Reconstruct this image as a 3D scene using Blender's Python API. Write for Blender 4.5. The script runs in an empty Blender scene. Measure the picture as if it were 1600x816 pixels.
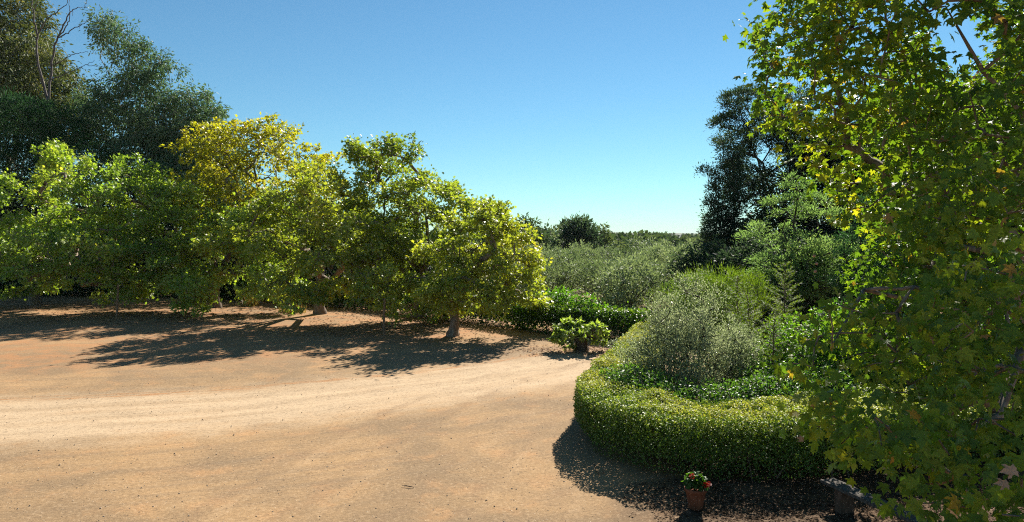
import bpy, math, numpy as np
from mathutils import Vector

scene = bpy.context.scene
COL = scene.collection

# ------------------------------------------------------------------ camera
CAM_Z, FPX, HOR = 4.5, 1067.0, 372.0          # eye height, focal length and horizon row in 1600-px units
cam = bpy.data.cameras.new('camera')
cam.lens = 24.0; cam.sensor_width = 36.0; cam.shift_y = -0.0225
cam.clip_start = 0.05; cam.clip_end = 20000
camera = bpy.data.objects.new('camera', cam); COL.objects.link(camera)
camera.location = (0, 0, CAM_Z); camera.rotation_euler = (math.radians(90), 0, 0)
scene.camera = camera

# ------------------------------------------------------------------ light
SUN_EL, SUN_AZ = math.radians(37), math.radians(25)     # ahead of the viewer and to the right
world = bpy.data.worlds.new('World'); scene.world = world; world.use_nodes = True
wn, wl = world.node_tree.nodes, world.node_tree.links
bg = wn['Background']; bg.inputs['Strength'].default_value = 0.055
sky = wn.new('ShaderNodeTexSky'); sky.sky_type = 'NISHITA'; sky.sun_disc = False
sky.sun_elevation = SUN_EL; sky.sun_rotation = SUN_AZ
sky.air_density = 1.0; sky.dust_density = 0.0; sky.ozone_density = 1.6; sky.altitude = 100
tintn = wn.new('ShaderNodeVectorMath'); tintn.operation = 'MULTIPLY'; tintn.inputs[1].default_value = (.49, .775, .85)
wl.new(sky.outputs[0], tintn.inputs[0]); wl.new(tintn.outputs[0], bg.inputs['Color'])
S = Vector((math.sin(SUN_AZ) * math.cos(SUN_EL), math.cos(SUN_AZ) * math.cos(SUN_EL), math.sin(SUN_EL)))
sl = bpy.data.lights.new('sun', 'SUN'); sl.energy = 5.0; sl.angle = math.radians(0.5); sl.color = (1.0, 0.94, 0.84)
sun = bpy.data.objects.new('sun', sl); COL.objects.link(sun)
sun.rotation_euler = S.to_track_quat('Z', 'Y').to_euler(); sun.location = (30, 60, 60)
vs = scene.view_settings
vs.view_transform = 'Standard'; vs.look = 'None'; vs.exposure = 1.25; vs.gamma = 1; vs.use_curve_mapping = False
scene.render.engine = 'CYCLES'
cy = scene.cycles
cy.max_bounces = 7; cy.diffuse_bounces = 2; cy.glossy_bounces = 2; cy.transmission_bounces = 2
cy.volume_bounces = 0; cy.transparent_max_bounces = 4
cy.use_denoising = False; cy.filter_width = 1.1; cy.sample_clamp_indirect = 6

# ------------------------------------------------------------------ helpers
def at(px, py, Y):
    return np.array([(px - 800) / FPX * Y, Y, CAM_Z + (HOR - py) / FPX * Y])

def RNG(seed): return np.random.default_rng(seed)

def _hash(ix, iy, iz, s):
    h = (ix * 374761393 + iy * 668265263 + iz * 2147483647 + s * 974634541) & 0xffffffff
    h = ((h ^ (h >> 13)) * 1274126177) & 0xffffffff
    h = ((h ^ (h >> 15)) * 2246822519) & 0xffffffff
    return ((h ^ (h >> 16)) & 0xffff) / 65535.0

def noise(P, s=0):
    """value noise 0..1 at (N,3) points"""
    P = np.asarray(P, float); F = np.floor(P).astype(np.int64); t = P - F; t = t * t * (3 - 2 * t)
    out = np.zeros(len(P))
    for dx in (0, 1):
        wx = t[:, 0] if dx else 1 - t[:, 0]
        for dy in (0, 1):
            wy = t[:, 1] if dy else 1 - t[:, 1]
            for dz in (0, 1):
                wz = t[:, 2] if dz else 1 - t[:, 2]
                out += wx * wy * wz * _hash(F[:, 0] + dx, F[:, 1] + dy, F[:, 2] + dz, s)
    return out

def fbm(P, s=0, oct=3):
    P = np.asarray(P, float); a, tot, out = 1.0, 0, 0
    for o in range(oct):
        out = out + a * noise(P * 2 ** o, s + o); tot += a; a *= 0.5
    return out / tot

def unit(v):
    return v / np.maximum(np.linalg.norm(v, axis=-1, keepdims=True), 1e-9)

def make_mesh(name, V, T, mat, tint=None, smooth=False, quads=False):
    me = bpy.data.meshes.new(name); V = np.ascontiguousarray(V, np.float32); T = np.ascontiguousarray(T, np.int32)
    k = T.shape[1]
    me.vertices.add(len(V)); me.vertices.foreach_set('co', V.ravel())
    me.loops.add(T.size); me.loops.foreach_set('vertex_index', T.ravel())
    me.polygons.add(len(T)); me.polygons.foreach_set('loop_start', np.arange(0, T.size, k, dtype=np.int32))
    me.polygons.foreach_set('loop_total', np.full(len(T), k, np.int32))
    if smooth: me.polygons.foreach_set('use_smooth', np.ones(len(T), bool))
    if tint is not None:
        tints = tint if isinstance(tint, dict) else {'tint': tint}
        for nm, arr in tints.items():
            a = me.attributes.new(nm, 'FLOAT', 'POINT'); a.data.foreach_set('value', np.ascontiguousarray(arr, np.float32))
    me.update(calc_edges=True)
    if mat: me.materials.append(mat)
    return me

def link(name, me, parent=None):
    o = bpy.data.objects.new(name, me); COL.objects.link(o)
    if parent: o.parent = parent
    return o

def tag(o, label, cat, group=None):
    o['label'] = label; o['category'] = cat
    if group: o['group'] = group
    return o

def thing(name, label, cat, group=None, loc=(0, 0, 0)):
    o = bpy.data.objects.new(name, None); COL.objects.link(o); o.location = loc; o.empty_display_size = 0.2
    return tag(o, label, cat, group)

def copy_thing(root, loc, rotz, scale=1.0, label=None, group=None):
    r = root.copy(); COL.objects.link(r); r.location = loc; r.rotation_euler = (0, 0, rotz); r.scale = (scale,) * 3
    if label: r['label'] = label
    if group: r['group'] = group
    for ch in list(root.children):
        c = ch.copy(); COL.objects.link(c); c.parent = r
    return r

# ---- tubes (trunks, limbs, twigs)
class Tubes:
    def __init__(self): self.V, self.Q, self.n = [], [], 0
    def add(self, pts, rad, sides=6, lump=0.0, rng=None):
        P = np.asarray(pts, float); rad = np.broadcast_to(np.asarray(rad, float), (len(P),))
        T = unit(np.gradient(P, axis=0)); ref = np.array([0.31, 0.2, 0.93]) if abs(T[0, 2]) < 0.8 else np.array([1.0, 0.1, 0])
        A = unit(np.cross(T, ref)); B = np.cross(T, A)
        th = np.arange(sides) * 2 * math.pi / sides
        R = rad[:, None] * np.ones(sides)
        if lump: R = R * (1 + lump * (rng.random((len(P), sides)) - 0.5))
        V = P[:, None] + R[..., None] * (np.cos(th)[None, :, None] * A[:, None] + np.sin(th)[None, :, None] * B[:, None])
        k = len(P); i = np.arange(k - 1)[:, None] * sides; j = np.arange(sides)[None]; j2 = (j + 1) % sides
        Q = np.stack([i + j, i + j2, i + sides + j2, i + sides + j], -1).reshape(-1, 4)
        self.V.append(V.reshape(-1, 3)); self.Q.append(Q + self.n); self.n += k * sides
    def build(self, name, mat, parent=None):
        me = make_mesh(name, np.concatenate(self.V), np.concatenate(self.Q), mat, smooth=True)
        return link(name, me, parent)

# ---- leaves
def _sym(half, centre):
    """fan template from the half outline (u along, v across, w up)"""
    h = np.array(half, float); m = h[::-1].copy(); m[:, 1] *= -1
    if abs(h[-1, 1]) < 1e-6: m = m[1:]
    if abs(h[0, 1]) < 1e-6: m = m[:-1]
    ring = np.concatenate([h, m]); V = np.concatenate([[centre], ring]); n = len(ring)
    return V, np.array([[0, 1 + i, 1 + (i + 1) % n] for i in range(n)])

TPL = {
    'kite': (np.array([[0, 0, 0], [.45, .33, .08], [1, 0, -.1], [.45, -.33, .08]]), np.array([[0, 2, 1], [0, 3, 2]])),
    'lance': (np.array([[0, 0, 0], [.4, .10, .03], [1, 0, -.12], [.4, -.10, .03]]), np.array([[0, 2, 1], [0, 3, 2]])),
    'blade': (np.array([[0, .04, 0], [0, -.04, 0], [1, 0, -.05]]), np.array([[0, 1, 2]])),
    'oval': _sym([[0, 0, 0], [.2, .22, .05], [.55, .3, .06], [.85, .15, 0], [1, 0, -.05]], [.45, 0, -.02]),
    'maple': _sym([[0, 0, 0], [.12, .46, -.04], [.36, .26, .05], [.72, .46, -.04], [.6, .16, .03], [1.05, 0, -.1]], [.35, 0, 0]),
    'plane': _sym([[0, 0, 0], [-.10, .14, .02], [-.02, .28, .03], [-.02, .54, -.06], [.14, .42, .0], [.24, .34, .05],
                   [.40, .40, .02], [.47, .55, -.02], [.74, .60, -.09], [.67, .42, .0], [.55, .31, .05], [.74, .24, .02], [.86, .13, -.02],
                   [1.1, 0, -.14]], [.3, 0, 0]),
}

def leaf_arrays(P, D, N, size, kind, rng, wide=1.0):
    tv, tf = TPL[kind]
    D = unit(D); T = unit(np.cross(N, D)); N = np.cross(D, T)
    size = np.broadcast_to(np.asarray(size, float), (len(P),))
    w = wide * (0.8 + 0.4 * rng.random(len(P))); curl = 0.3 + 1.9 * rng.random(len(P))
    V = P[:, None] + size[:, None, None] * (tv[None, :, 0:1] * D[:, None] + (tv[None, :, 1:2] * w[:, None, None]) * T[:, None]
                                           + (tv[None, :, 2:3] * curl[:, None, None]) * N[:, None])
    k = len(tv); F = tf[None] + (np.arange(len(P)) * k)[:, None, None]
    return V.reshape(-1, 3), F.reshape(-1, 3), k

def make_leaves(name, P, D, N, size, kind, mat, tint, parent, rng, wide=1.0, as_mesh=False):
    V, F, k = leaf_arrays(P, D, N, size, kind, rng, wide)
    me = make_mesh(name, V, F, mat, np.repeat(tint, k))
    return me if as_mesh else link(name, me, parent)

def rand_dir(n, rng): return unit(rng.normal(size=(n, 3)))

# ------------------------------------------------------------------ materials
def _mat(name):
    m = bpy.data.materials.new(name); m.use_nodes = True
    nt = m.node_tree; return m, nt.nodes, nt.links, nt.nodes['Principled BSDF'], nt.nodes['Material Output']

def leaf_mat(name, stops, trans=0.45, tcol=(2.0, 2.2, 0.6), rough=0.5, spec=0.35):
    m, n, l, p, out = _mat(name)
    a = n.new('ShaderNodeAttribute'); a.attribute_name = 'tint'
    r = n.new('ShaderNodeValToRGB'); el = r.color_ramp.elements
    while len(el) < len(stops): el.new(0.5)
    for e, (pos, c) in zip(el, stops): e.position = pos; e.color = (*c, 1)
    l.new(a.outputs['Fac'], r.inputs[0])
    nz = n.new('ShaderNodeTexNoise'); nz.inputs['Scale'].default_value = 9; tc = n.new('ShaderNodeTexCoord')
    l.new(tc.outputs['Object'], nz.inputs['Vector'])
    mr = n.new('ShaderNodeMapRange'); mr.inputs[3].default_value = 0.72; mr.inputs[4].default_value = 1.28
    l.new(nz.outputs['Fac'], mr.inputs[0])
    v = n.new('ShaderNodeVectorMath'); v.operation = 'SCALE'; l.new(r.outputs[0], v.inputs[0]); l.new(mr.outputs[0], v.inputs['Scale'])
    l.new(v.outputs[0], p.inputs['Base Color'])
    p.inputs['Roughness'].default_value = rough; p.inputs['Specular IOR Level'].default_value = spec
    tm = n.new('ShaderNodeVectorMath'); tm.operation = 'MULTIPLY'; tm.inputs[1].default_value = tcol
    l.new(v.outputs[0], tm.inputs[0])
    t = n.new('ShaderNodeBsdfTranslucent'); l.new(tm.outputs[0], t.inputs['Color'])
    mx = n.new('ShaderNodeMixShader'); mx.inputs[0].default_value = trans
    l.new(p.outputs[0], mx.inputs[1]); l.new(t.outputs[0], mx.inputs[2]); l.new(mx.outputs[0], out.inputs['Surface'])
    return m

def bark_mat(name, c1, c2, scale=6.0, bump=0.5):
    m, n, l, p, out = _mat(name)
    tc = n.new('ShaderNodeTexCoord'); mp = n.new('ShaderNodeMapping'); mp.inputs['Scale'].default_value = (scale, scale, scale * 0.25)
    l.new(tc.outputs['Object'], mp.inputs[0])
    nz = n.new('ShaderNodeTexNoise'); nz.inputs['Scale'].default_value = 2; nz.inputs['Detail'].default_value = 6; l.new(mp.outputs[0], nz.inputs['Vector'])
    r = n.new('ShaderNodeValToRGB'); r.color_ramp.elements[0].position = .35; r.color_ramp.elements[1].position = .68
    r.color_ramp.elements[0].color = (*c1, 1); r.color_ramp.elements[1].color = (*c2, 1)
    l.new(nz.outputs['Fac'], r.inputs[0]); l.new(r.outputs[0], p.inputs['Base Color'])
    b = n.new('ShaderNodeBump'); b.inputs['Strength'].default_value = bump; b.inputs['Distance'].default_value = 0.03
    l.new(nz.outputs['Fac'], b.inputs['Height']); l.new(b.outputs[0], p.inputs['Normal'])
    p.inputs['Roughness'].default_value = 0.9; p.inputs['Specular IOR Level'].default_value = 0.15
    return m

M = {
    'plane_green': leaf_mat('plane_leaf_green', [(0, (0.105, 0.165, 0.033)), (0.5, (0.204, 0.281, 0.055)), (0.85, (0.341, 0.380, 0.077)), (1, (0.418, 0.363, 0.088))], trans=.40, rough=.45, spec=.4),
    'plane_yellow': leaf_mat('plane_leaf_yellow', [(0, (0.138, 0.186, 0.036)), (0.45, (0.258, 0.288, 0.050)), (0.8, (0.384, 0.360, 0.060)), (1, (0.432, 0.300, 0.072))], trans=.38, tcol=(1.9, 2.1, .6), rough=.45, spec=.4),
    'plane_gold': leaf_mat('plane_leaf_gold', [(0, (0.147, 0.168, 0.019)), (0.4, (0.242, 0.231, 0.023)), (0.8, (0.347, 0.299, 0.027)), (1, (0.357, 0.231, 0.042))], trans=.42, rough=.4),
    'plane_near': leaf_mat('plane_leaf_near', [(0, (0.034, 0.078, 0.02)), (0.5, (0.078, 0.145, 0.024)), (0.8, (0.19, 0.235, 0.03)), (0.91, (0.28, 0.25, 0.03)), (0.97, (0.24, 0.15, 0.04)), (1, (0.25, 0.16, 0.09))], trans=.42, tcol=(2.4, 2.4, .5), rough=.5, spec=.25),
    'dry_leaf': leaf_mat('dry_leaf', [(0, (.20, .12, .07)), (.5, (.34, .22, .14)), (1, (.46, .32, .22))], trans=.25, tcol=(1.1, 1, .8), rough=.85, spec=.1),
    'eucalypt': leaf_mat('eucalyptus_leaf', [(0, (0.053, 0.098, 0.049)), (0.6, (0.105, 0.165, 0.084)), (1, (0.210, 0.254, 0.140))], trans=.26, tcol=(1.6, 1.8, 1), rough=.6, spec=.2),
    'eucalypt_olive': leaf_mat('eucalyptus_leaf_olive', [(0, (0.039, 0.062, 0.023)), (0.6, (0.098, 0.120, 0.039)), (1, (0.221, 0.202, 0.065))], trans=.26, tcol=(1.7, 1.7, .9), rough=.6, spec=.2),
    'pine': leaf_mat('pine_needle', [(0, (0.021, 0.057, 0.028)), (0.6, (0.041, 0.098, 0.041)), (1, (0.081, 0.149, 0.057))], trans=.28, tcol=(1.6, 1.8, 1), rough=.6, spec=.15),
    'dark': leaf_mat('dark_conifer_needle', [(0, (0.02, 0.038, 0.022)), (0.6, (0.038, 0.064, 0.036)), (1, (0.072, 0.098, 0.05))], trans=.35, tcol=(1.8, 1.9, 1.2), rough=.6, spec=.15),
    'soft': leaf_mat('soft_conifer_needle', [(0, (0.088, 0.156, 0.056)), (0.6, (0.163, 0.250, 0.094)), (1, (0.288, 0.350, 0.163))], trans=.45, tcol=(1.8, 1.9, 1.0), rough=.6),
    'feather': leaf_mat('feathery_conifer_needle', [(0, (0.05, 0.09, 0.016)), (0.6, (0.1, 0.145, 0.022)), (1, (0.18, 0.2, 0.04))], trans=.45, rough=.6),
    'olive': leaf_mat('olive_leaf', [(0, (0.091, 0.132, 0.064)), (0.55, (0.190, 0.239, 0.119)), (1, (0.363, 0.411, 0.249))], trans=.22, tcol=(1.6, 1.7, 1), rough=.6, spec=.22),
    'silver': leaf_mat('silver_leaf', [(0, (0.095, 0.125, 0.065)), (0.5, (0.18, 0.22, 0.125)), (1, (0.34, 0.37, 0.26))], trans=.4, tcol=(1.7, 1.7, 1.2), rough=.4, spec=.5),
    'hedge': leaf_mat('hedge_leaf', [(0, (0.045, 0.085, 0.02)), (0.45, (0.12, 0.18, 0.035)), (0.8, (0.3, 0.345, 0.07)), (1, (0.4, 0.37, 0.11))], trans=.20, rough=.55, spec=.22),
    'hedge_dark': leaf_mat('dark_hedge_leaf', [(0, (0.024, 0.061, 0.011)), (0.6, (0.055, 0.105, 0.015)), (1, (0.121, 0.187, 0.022))], trans=.3),
    'lush': leaf_mat('lush_green_leaf', [(0, (0.035, 0.095, 0.015)), (0.6, (0.070, 0.160, 0.021)), (1, (0.140, 0.220, 0.030))], trans=.4),
    'cover': leaf_mat('ground_cover_leaf', [(0, (0.030, 0.083, 0.018)), (0.6, (0.068, 0.143, 0.030)), (1, (0.150, 0.225, 0.060))], trans=.3),
    'cabbage': leaf_mat('cabbage_tree_leaf', [(0, (0.12, 0.17, 0.04)), (0.6, (0.21, 0.27, 0.075)), (1, (0.32, 0.36, 0.15))], trans=.45),
    'far': leaf_mat('far_tree_leaf', [(0, (0.039, 0.069, 0.026)), (0.6, (0.072, 0.106, 0.039)), (1, (0.132, 0.159, 0.060))], trans=.25, tcol=(1.6, 1.7, 1), rough=.8, spec=.05),
    'litter': leaf_mat('litter_leaf', [(0, (0.04, 0.025, 0.016)), (0.6, (0.085, 0.055, 0.035)), (1, (0.17, 0.12, 0.08))], trans=.1, tcol=(1.1, 1, .8), rough=.95, spec=.03),
    'straw': leaf_mat('dry_grass_blade', [(0, (.30, .22, .06)), (1, (.50, .38, .10))], trans=.3, tcol=(1.1, 1, .7)),
    'geranium': leaf_mat('geranium_leaf', [(0, (0.021, 0.063, 0.010)), (1, (0.063, 0.126, 0.021))], trans=.35),
    'petal': leaf_mat('red_petal', [(0, (0.270, 0.009, 0.006)), (1, (0.390, 0.030, 0.012))], trans=.3, tcol=(1.1, 1, 1)),
    'bark': bark_mat('plane_bark', (.10, .07, .05), (.26, .21, .16)),
    'bark_pale': bark_mat('pale_bark', (.20, .17, .13), (.42, .37, .29), 3),
    'bark_dark': bark_mat('dark_bark', (.035, .026, .02), (.10, .075, .055)),
    'dead': bark_mat('dead_wood', (.06, .05, .045), (.17, .15, .14)),
    'stem': bark_mat('hedge_stem', (.09, .06, .04), (.24, .17, .11), 20),
    'dry_stem': bark_mat('dry_stem', (.20, .12, .08), (.40, .27, .18), 20),
    'post': bark_mat('post_wood', (.16, .09, .05), (.33, .20, .12), 20),
    'plank': bark_mat('weathered_plank', (.045, .038, .03), (.12, .105, .09), 14),
    'bench_leg': bark_mat('bench_leg_wood', (.07, .042, .028), (.15, .09, .06), 14),
    'terracotta': bark_mat('terracotta', (.12, .042, .022), (.22, .085, .045), 10, .2),
    'seed': bark_mat('seed_ball', (.25, .14, .09), (.45, .28, .2), 60),
}

# ------------------------------------------------------------------ the ground
TRACK = np.array([[-60, 9], [-30, 14.5], [-12.7, 17.0], [-8.4, 17.9], [-5.4, 19.2], [-2, 21.2], [1.1, 23.4], [3.6, 25.6], [7, 28], [12, 30], [30, 34]], float)
def smooth_path(P, n=400):
    P = np.asarray(P, float); d = np.r_[0, np.cumsum(np.linalg.norm(np.diff(P, axis=0), axis=1))]
    s = np.linspace(0, d[-1], n); Q = np.stack([np.interp(s, d, P[:, i]) for i in range(P.shape[1])], 1)
    k = max(3, n // 25) | 1; pad = k // 2; ker = np.hanning(k + 2)[1:-1]; ker /= ker.sum()
    E = np.concatenate([2 * Q[:1] - Q[pad:0:-1], Q, 2 * Q[-1:] - Q[-2:-pad - 2:-1]])
    return np.stack([np.convolve(E[:, i], ker, 'valid') for i in range(P.shape[1])], 1)
TP = smooth_path(TRACK)
TS = np.r_[0, np.cumsum(np.linalg.norm(np.diff(TP, axis=0), axis=1))]
def track_coords(XY):
    lat = np.full(len(XY), 99.0); alo = np.zeros(len(XY)); nrm = unit(np.gradient(TP, axis=0)); nrm = np.stack([-nrm[:, 1], nrm[:, 0]], 1)
    for c in range(0, len(XY), 20000):
        q = XY[c:c + 20000]; d2 = ((q[:, None] - TP[None]) ** 2).sum(-1); i = d2.argmin(1)
        lat[c:c + 20000] = ((q - TP[i]) * nrm[i]).sum(1); alo[c:c + 20000] = TS[i]
    return lat, alo

TURN = smooth_path([[7, 28.5], [3.9, 25.2], [1.2, 21.5], [-.6, 18], [-1.9, 14.5], [-2.8, 11], [-3.4, 7], [-4, 3]])
def other_coords(XY):
    lat = np.full(len(XY), 99.0); nrm = unit(np.gradient(TURN, axis=0)); nrm = np.stack([-nrm[:, 1], nrm[:, 0]], 1)
    for c in range(0, len(XY), 20000):
        q = XY[c:c + 20000]; i = ((q[:, None] - TURN[None]) ** 2).sum(-1).argmin(1); lat[c:c + 20000] = ((q - TURN[i]) * nrm[i]).sum(1)
    return lat

def ground_z(XY):
    P = np.c_[XY, np.zeros(len(XY))]
    z = 0.10 * (fbm(P * 0.16, 5) - .5) + 0.035 * (fbm(P * 0.8, 9) - .5) + 0.014 * (fbm(P * 4.1, 12, 2) - .5)
    return z

def build_ground():
    def axis(lo, hi, step, far):
        mid = np.arange(lo, hi + 1e-6, step); out = step * 1.25 ** np.arange(1, 60); out = np.cumsum(out); out = out[out < far]
        return np.concatenate([(lo - out)[::-1], mid, hi + out])
    xs, ys = axis(-30, 10, 0.16, 3600), axis(9, 40, 0.13, 3900)
    X, Y = np.meshgrid(xs, ys); XY = np.c_[X.ravel(), Y.ravel()]
    z = ground_z(XY)
    near = (np.abs(XY[:, 0]) < 45) & (XY[:, 1] > 2) & (XY[:, 1] < 60)
    lat = np.full(len(XY), 60.0); alo = np.zeros(len(XY)); lat[near], alo[near] = track_coords(XY[near])
    z -= 0.03 * np.exp(-(lat / 2.2) ** 2)
    z += np.where(near, 0.012 * np.sin(lat * 5.0) * np.exp(-(lat / 3.5) ** 2), 0)
    z[~near] *= 0.3
    dx = XY[:, 0] - (1.5 + .35 * (XY[:, 1] - 12)); painted_shade = np.clip((dx + 1.6 * (fbm(np.c_[XY * .8, np.zeros(len(XY))], 44) - .5)) / 1.6, 0, 1) * np.clip((XY[:, 1] - 9.0) / 1.5, 0, 1) * np.clip((17 - XY[:, 1]) / 2, 0, 1)  # mask for shade painted on the soil in front of the curved hedge
    lat2 = np.full(len(XY), 60.0); lat2[near] = other_coords(XY[near])
    m, n, l, p, out = _mat('dirt')
    def math_(op, a, b=None):
        x = n.new('ShaderNodeMath'); x.operation = op
        for i, v in enumerate((a, b)):
            if v is None: continue
            if isinstance(v, (int, float)): x.inputs[i].default_value = v
            else: l.new(v, x.inputs[i])
        return x.outputs[0]
    def ramp(v, a, b, lo=0.0, hi=1.0):
        x = n.new('ShaderNodeMapRange'); x.interpolation_type = 'SMOOTHSTEP'; l.new(v, x.inputs[0])
        for i, q in enumerate((a, b, lo, hi)): x.inputs[i + 1].default_value = q
        return x.outputs[0]
    def mix(f, a, b, mode='MIX'):
        x = n.new('ShaderNodeMix'); x.data_type = 'RGBA'; x.blend_type = mode
        if isinstance(f, float): x.inputs[0].default_value = f
        else: l.new(f, x.inputs[0])
        for s, v in ((6, a), (7, b)):
            if isinstance(v, tuple): x.inputs[s].default_value = (*v, 1)
            else: l.new(v, x.inputs[s])
        return x.outputs[2]
    tc = n.new('ShaderNodeTexCoord'); geo = tc.outputs['Object']
    def nz(scale, detail=4, vec=None, rough=.55, dist=0.0):
        x = n.new('ShaderNodeTexNoise'); x.inputs['Scale'].default_value = scale; x.inputs['Detail'].default_value = detail
        x.inputs['Roughness'].default_value = rough; x.inputs['Distortion'].default_value = dist
        l.new(vec or geo, x.inputs['Vector']); return x.outputs['Fac']
    la = n.new('ShaderNodeAttribute'); la.attribute_name = 'lateral'
    al = n.new('ShaderNodeAttribute'); al.attribute_name = 'along'
    cv = n.new('ShaderNodeCombineXYZ'); l.new(math_('MULTIPLY', al.outputs['Fac'], .10), cv.inputs[0]); l.new(math_('MULTIPLY', la.outputs['Fac'], 1.0), cv.inputs[1])
    streak = nz(2.3, 5, cv.outputs[0], .6); streak_f = nz(7, 4, cv.outputs[0], .65)
    big, mid, fine, grain = nz(.22, 4, None, .6, .6), nz(1.1, 5, None, .62), nz(13, 7, None, .75), nz(48, 4, None, .8)
    base = mix(ramp(big, .38, .64), (.245, .166, .094), (.380, .240, .120))
    base = mix(ramp(mid, .5, .72, 0, .75), base, (.43, .245, .115))
    base = mix(ramp(streak, .46, .7, 0, .55), base, (.22, .155, .095))
    w = math_('ADD', math_('ABSOLUTE', math_('ADD', la.outputs['Fac'], 0.0)), math_('MULTIPLY', math_('SUBTRACT', mid, .5), 2.2))
    tr = math_('MULTIPLY', ramp(w, 1.3, 3.4, 1, 0), ramp(streak, .30, .62, .55, 1.0))
    base = mix(tr, base, (.50, .368, .232))
    # orange rut along the far edge of the track
    rut = ramp(math_('ABSOLUTE', math_('SUBTRACT', math_('ADD', la.outputs['Fac'], math_('MULTIPLY', math_('SUBTRACT', big, .5), 1.6)), 2.25)), .05, .3, 1, 0)
    base = mix(math_('MULTIPLY', rut, ramp(streak_f, .45, .6, 0, .8)), base, (.40, .19, .075))
    base = mix(ramp(streak_f, .55, .75, 0, .35), base, (.30, .20, .115))
    tl = n.new('ShaderNodeAttribute'); tl.attribute_name = 'turning'; shd = n.new('ShaderNodeAttribute'); shd.attribute_name = 'painted_shade'
    tw = math_('ADD', tl.outputs['Fac'], math_('MULTIPLY', math_('SUBTRACT', mid, .5), .5))
    for off, hw in ((-.8, .2), (.75, .22), (-2.3, .16), (1.9, .14), (3.3, .16)):
        rt = ramp(math_('ABSOLUTE', math_('SUBTRACT', tw, off)), hw * .4, hw * 1.6, 1, 0)
        base = mix(math_('MULTIPLY', rt, ramp(mid, .40, .60, 0, .34)), base, (.21, .14, .085))
        ed = ramp(math_('ABSOLUTE', math_('SUBTRACT', tw, off + hw * 1.9)), .02, .16, 1, 0)
        base = mix(math_('MULTIPLY', ed, ramp(big, .42, .6, 0, .20)), base, (.46, .32, .19))
    base = mix(math_('MULTIPLY', shd.outputs['Fac'], .85), base, (.075, .046, .030))  # soil colour darkened here to carry the hedge's shade further
    base = mix(math_('MULTIPLY', ramp(fine, .50, .66), .6), base, (.16, .105, .062))
    base = mix(math_('MULTIPLY', ramp(fine, .48, .34), .45), base, (.52, .38, .24))
    v = n.new('ShaderNodeTexVoronoi'); v.inputs['Scale'].default_value = 16; l.new(geo, v.inputs['Vector'])
    sp = n.new('ShaderNodeSeparateColor'); l.new(v.outputs['Color'], sp.inputs[0])
    speck = math_('MULTIPLY', ramp(v.outputs['Distance'], .10, .24, 1, 0), ramp(sp.outputs[0], .82, .86))
    base = mix(math_('MULTIPLY', speck, .75), base, mix(ramp(sp.outputs[1], .45, .55), (.11, .075, .05), (.62, .50, .36)))
    base = mix(ramp(grain, .36, .64, 0, .6), base, mix(1.0, base, (.62, .60, .58), 'MULTIPLY'))
    base = mix(math_('MULTIPLY', ramp(la.outputs['Fac'], 4.5, 9), ramp(mid, .40, .62, .1, .75)), base, (.33, .165, .075))
    # the land beyond the yard is dry grass and soil
    pos = n.new('ShaderNodeSeparateXYZ'); l.new(geo, pos.inputs[0])
    base = mix(ramp(pos.outputs[1], 44, 60), base, (.15, .135, .06))
    l.new(base, p.inputs['Base Color']); p.inputs['Roughness'].default_value = .95; p.inputs['Specular IOR Level'].default_value = .1
    h = math_('ADD', math_('MULTIPLY', fine, .5), math_('MULTIPLY', grain, .25)); h = math_('ADD', h, math_('MULTIPLY', streak_f, .35)); h = math_('ADD', h, math_('MULTIPLY', speck, .35))
    b = n.new('ShaderNodeBump'); b.inputs['Strength'].default_value = .8; b.inputs['Distance'].default_value = .035
    l.new(h, b.inputs['Height']); l.new(b.outputs[0], p.inputs['Normal'])
    nx, ny = len(xs), len(ys); i = np.arange(ny - 1)[:, None] * nx + np.arange(nx - 1)[None]
    Q = np.stack([i, i + 1, i + nx + 1, i + nx], -1).reshape(-1, 4)
    o = link('ground', make_mesh('ground', np.c_[XY, z], Q, m, {'lateral': lat, 'along': alo, 'painted_shade': painted_shade, 'turning': lat2}, smooth=True)); o['kind'] = 'structure'
build_ground()

def build_hills():
    m, n, l, p, out = _mat('far_hills')
    t = n.new('ShaderNodeTexNoise'); t.inputs['Scale'].default_value = .01; tc = n.new('ShaderNodeTexCoord'); l.new(tc.outputs['Object'], t.inputs['Vector'])
    r = n.new('ShaderNodeValToRGB'); r.color_ramp.elements[0].color = (.05, .07, .035, 1); r.color_ramp.elements[1].color = (.12, .12, .06, 1)
    l.new(t.outputs['Fac'], r.inputs[0]); l.new(r.outputs[0], p.inputs['Base Color']); p.inputs['Roughness'].default_value = 1
    xs = np.linspace(-3400, 3400, 140); rows = [(2600, 0), (2800, .55), (3000, 1), (3200, .8), (3400, 0)]
    V = []
    for Y, k in rows:
        hgt = 10 + 52 * fbm(np.c_[xs * .0021, np.full(140, 2.3), np.zeros(140)], 31, 4) ** 1.3
        V.append(np.c_[xs, np.full(140, Y), -1 + hgt * k])
    i = np.arange(len(rows) - 1)[:, None] * 140 + np.arange(139)[None]
    Q = np.stack([i, i + 1, i + 141, i + 140], -1).reshape(-1, 4)
    o = link('hills', make_mesh('hills', np.concatenate(V), Q, m, smooth=True)); o['kind'] = 'structure'
build_hills()

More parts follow.
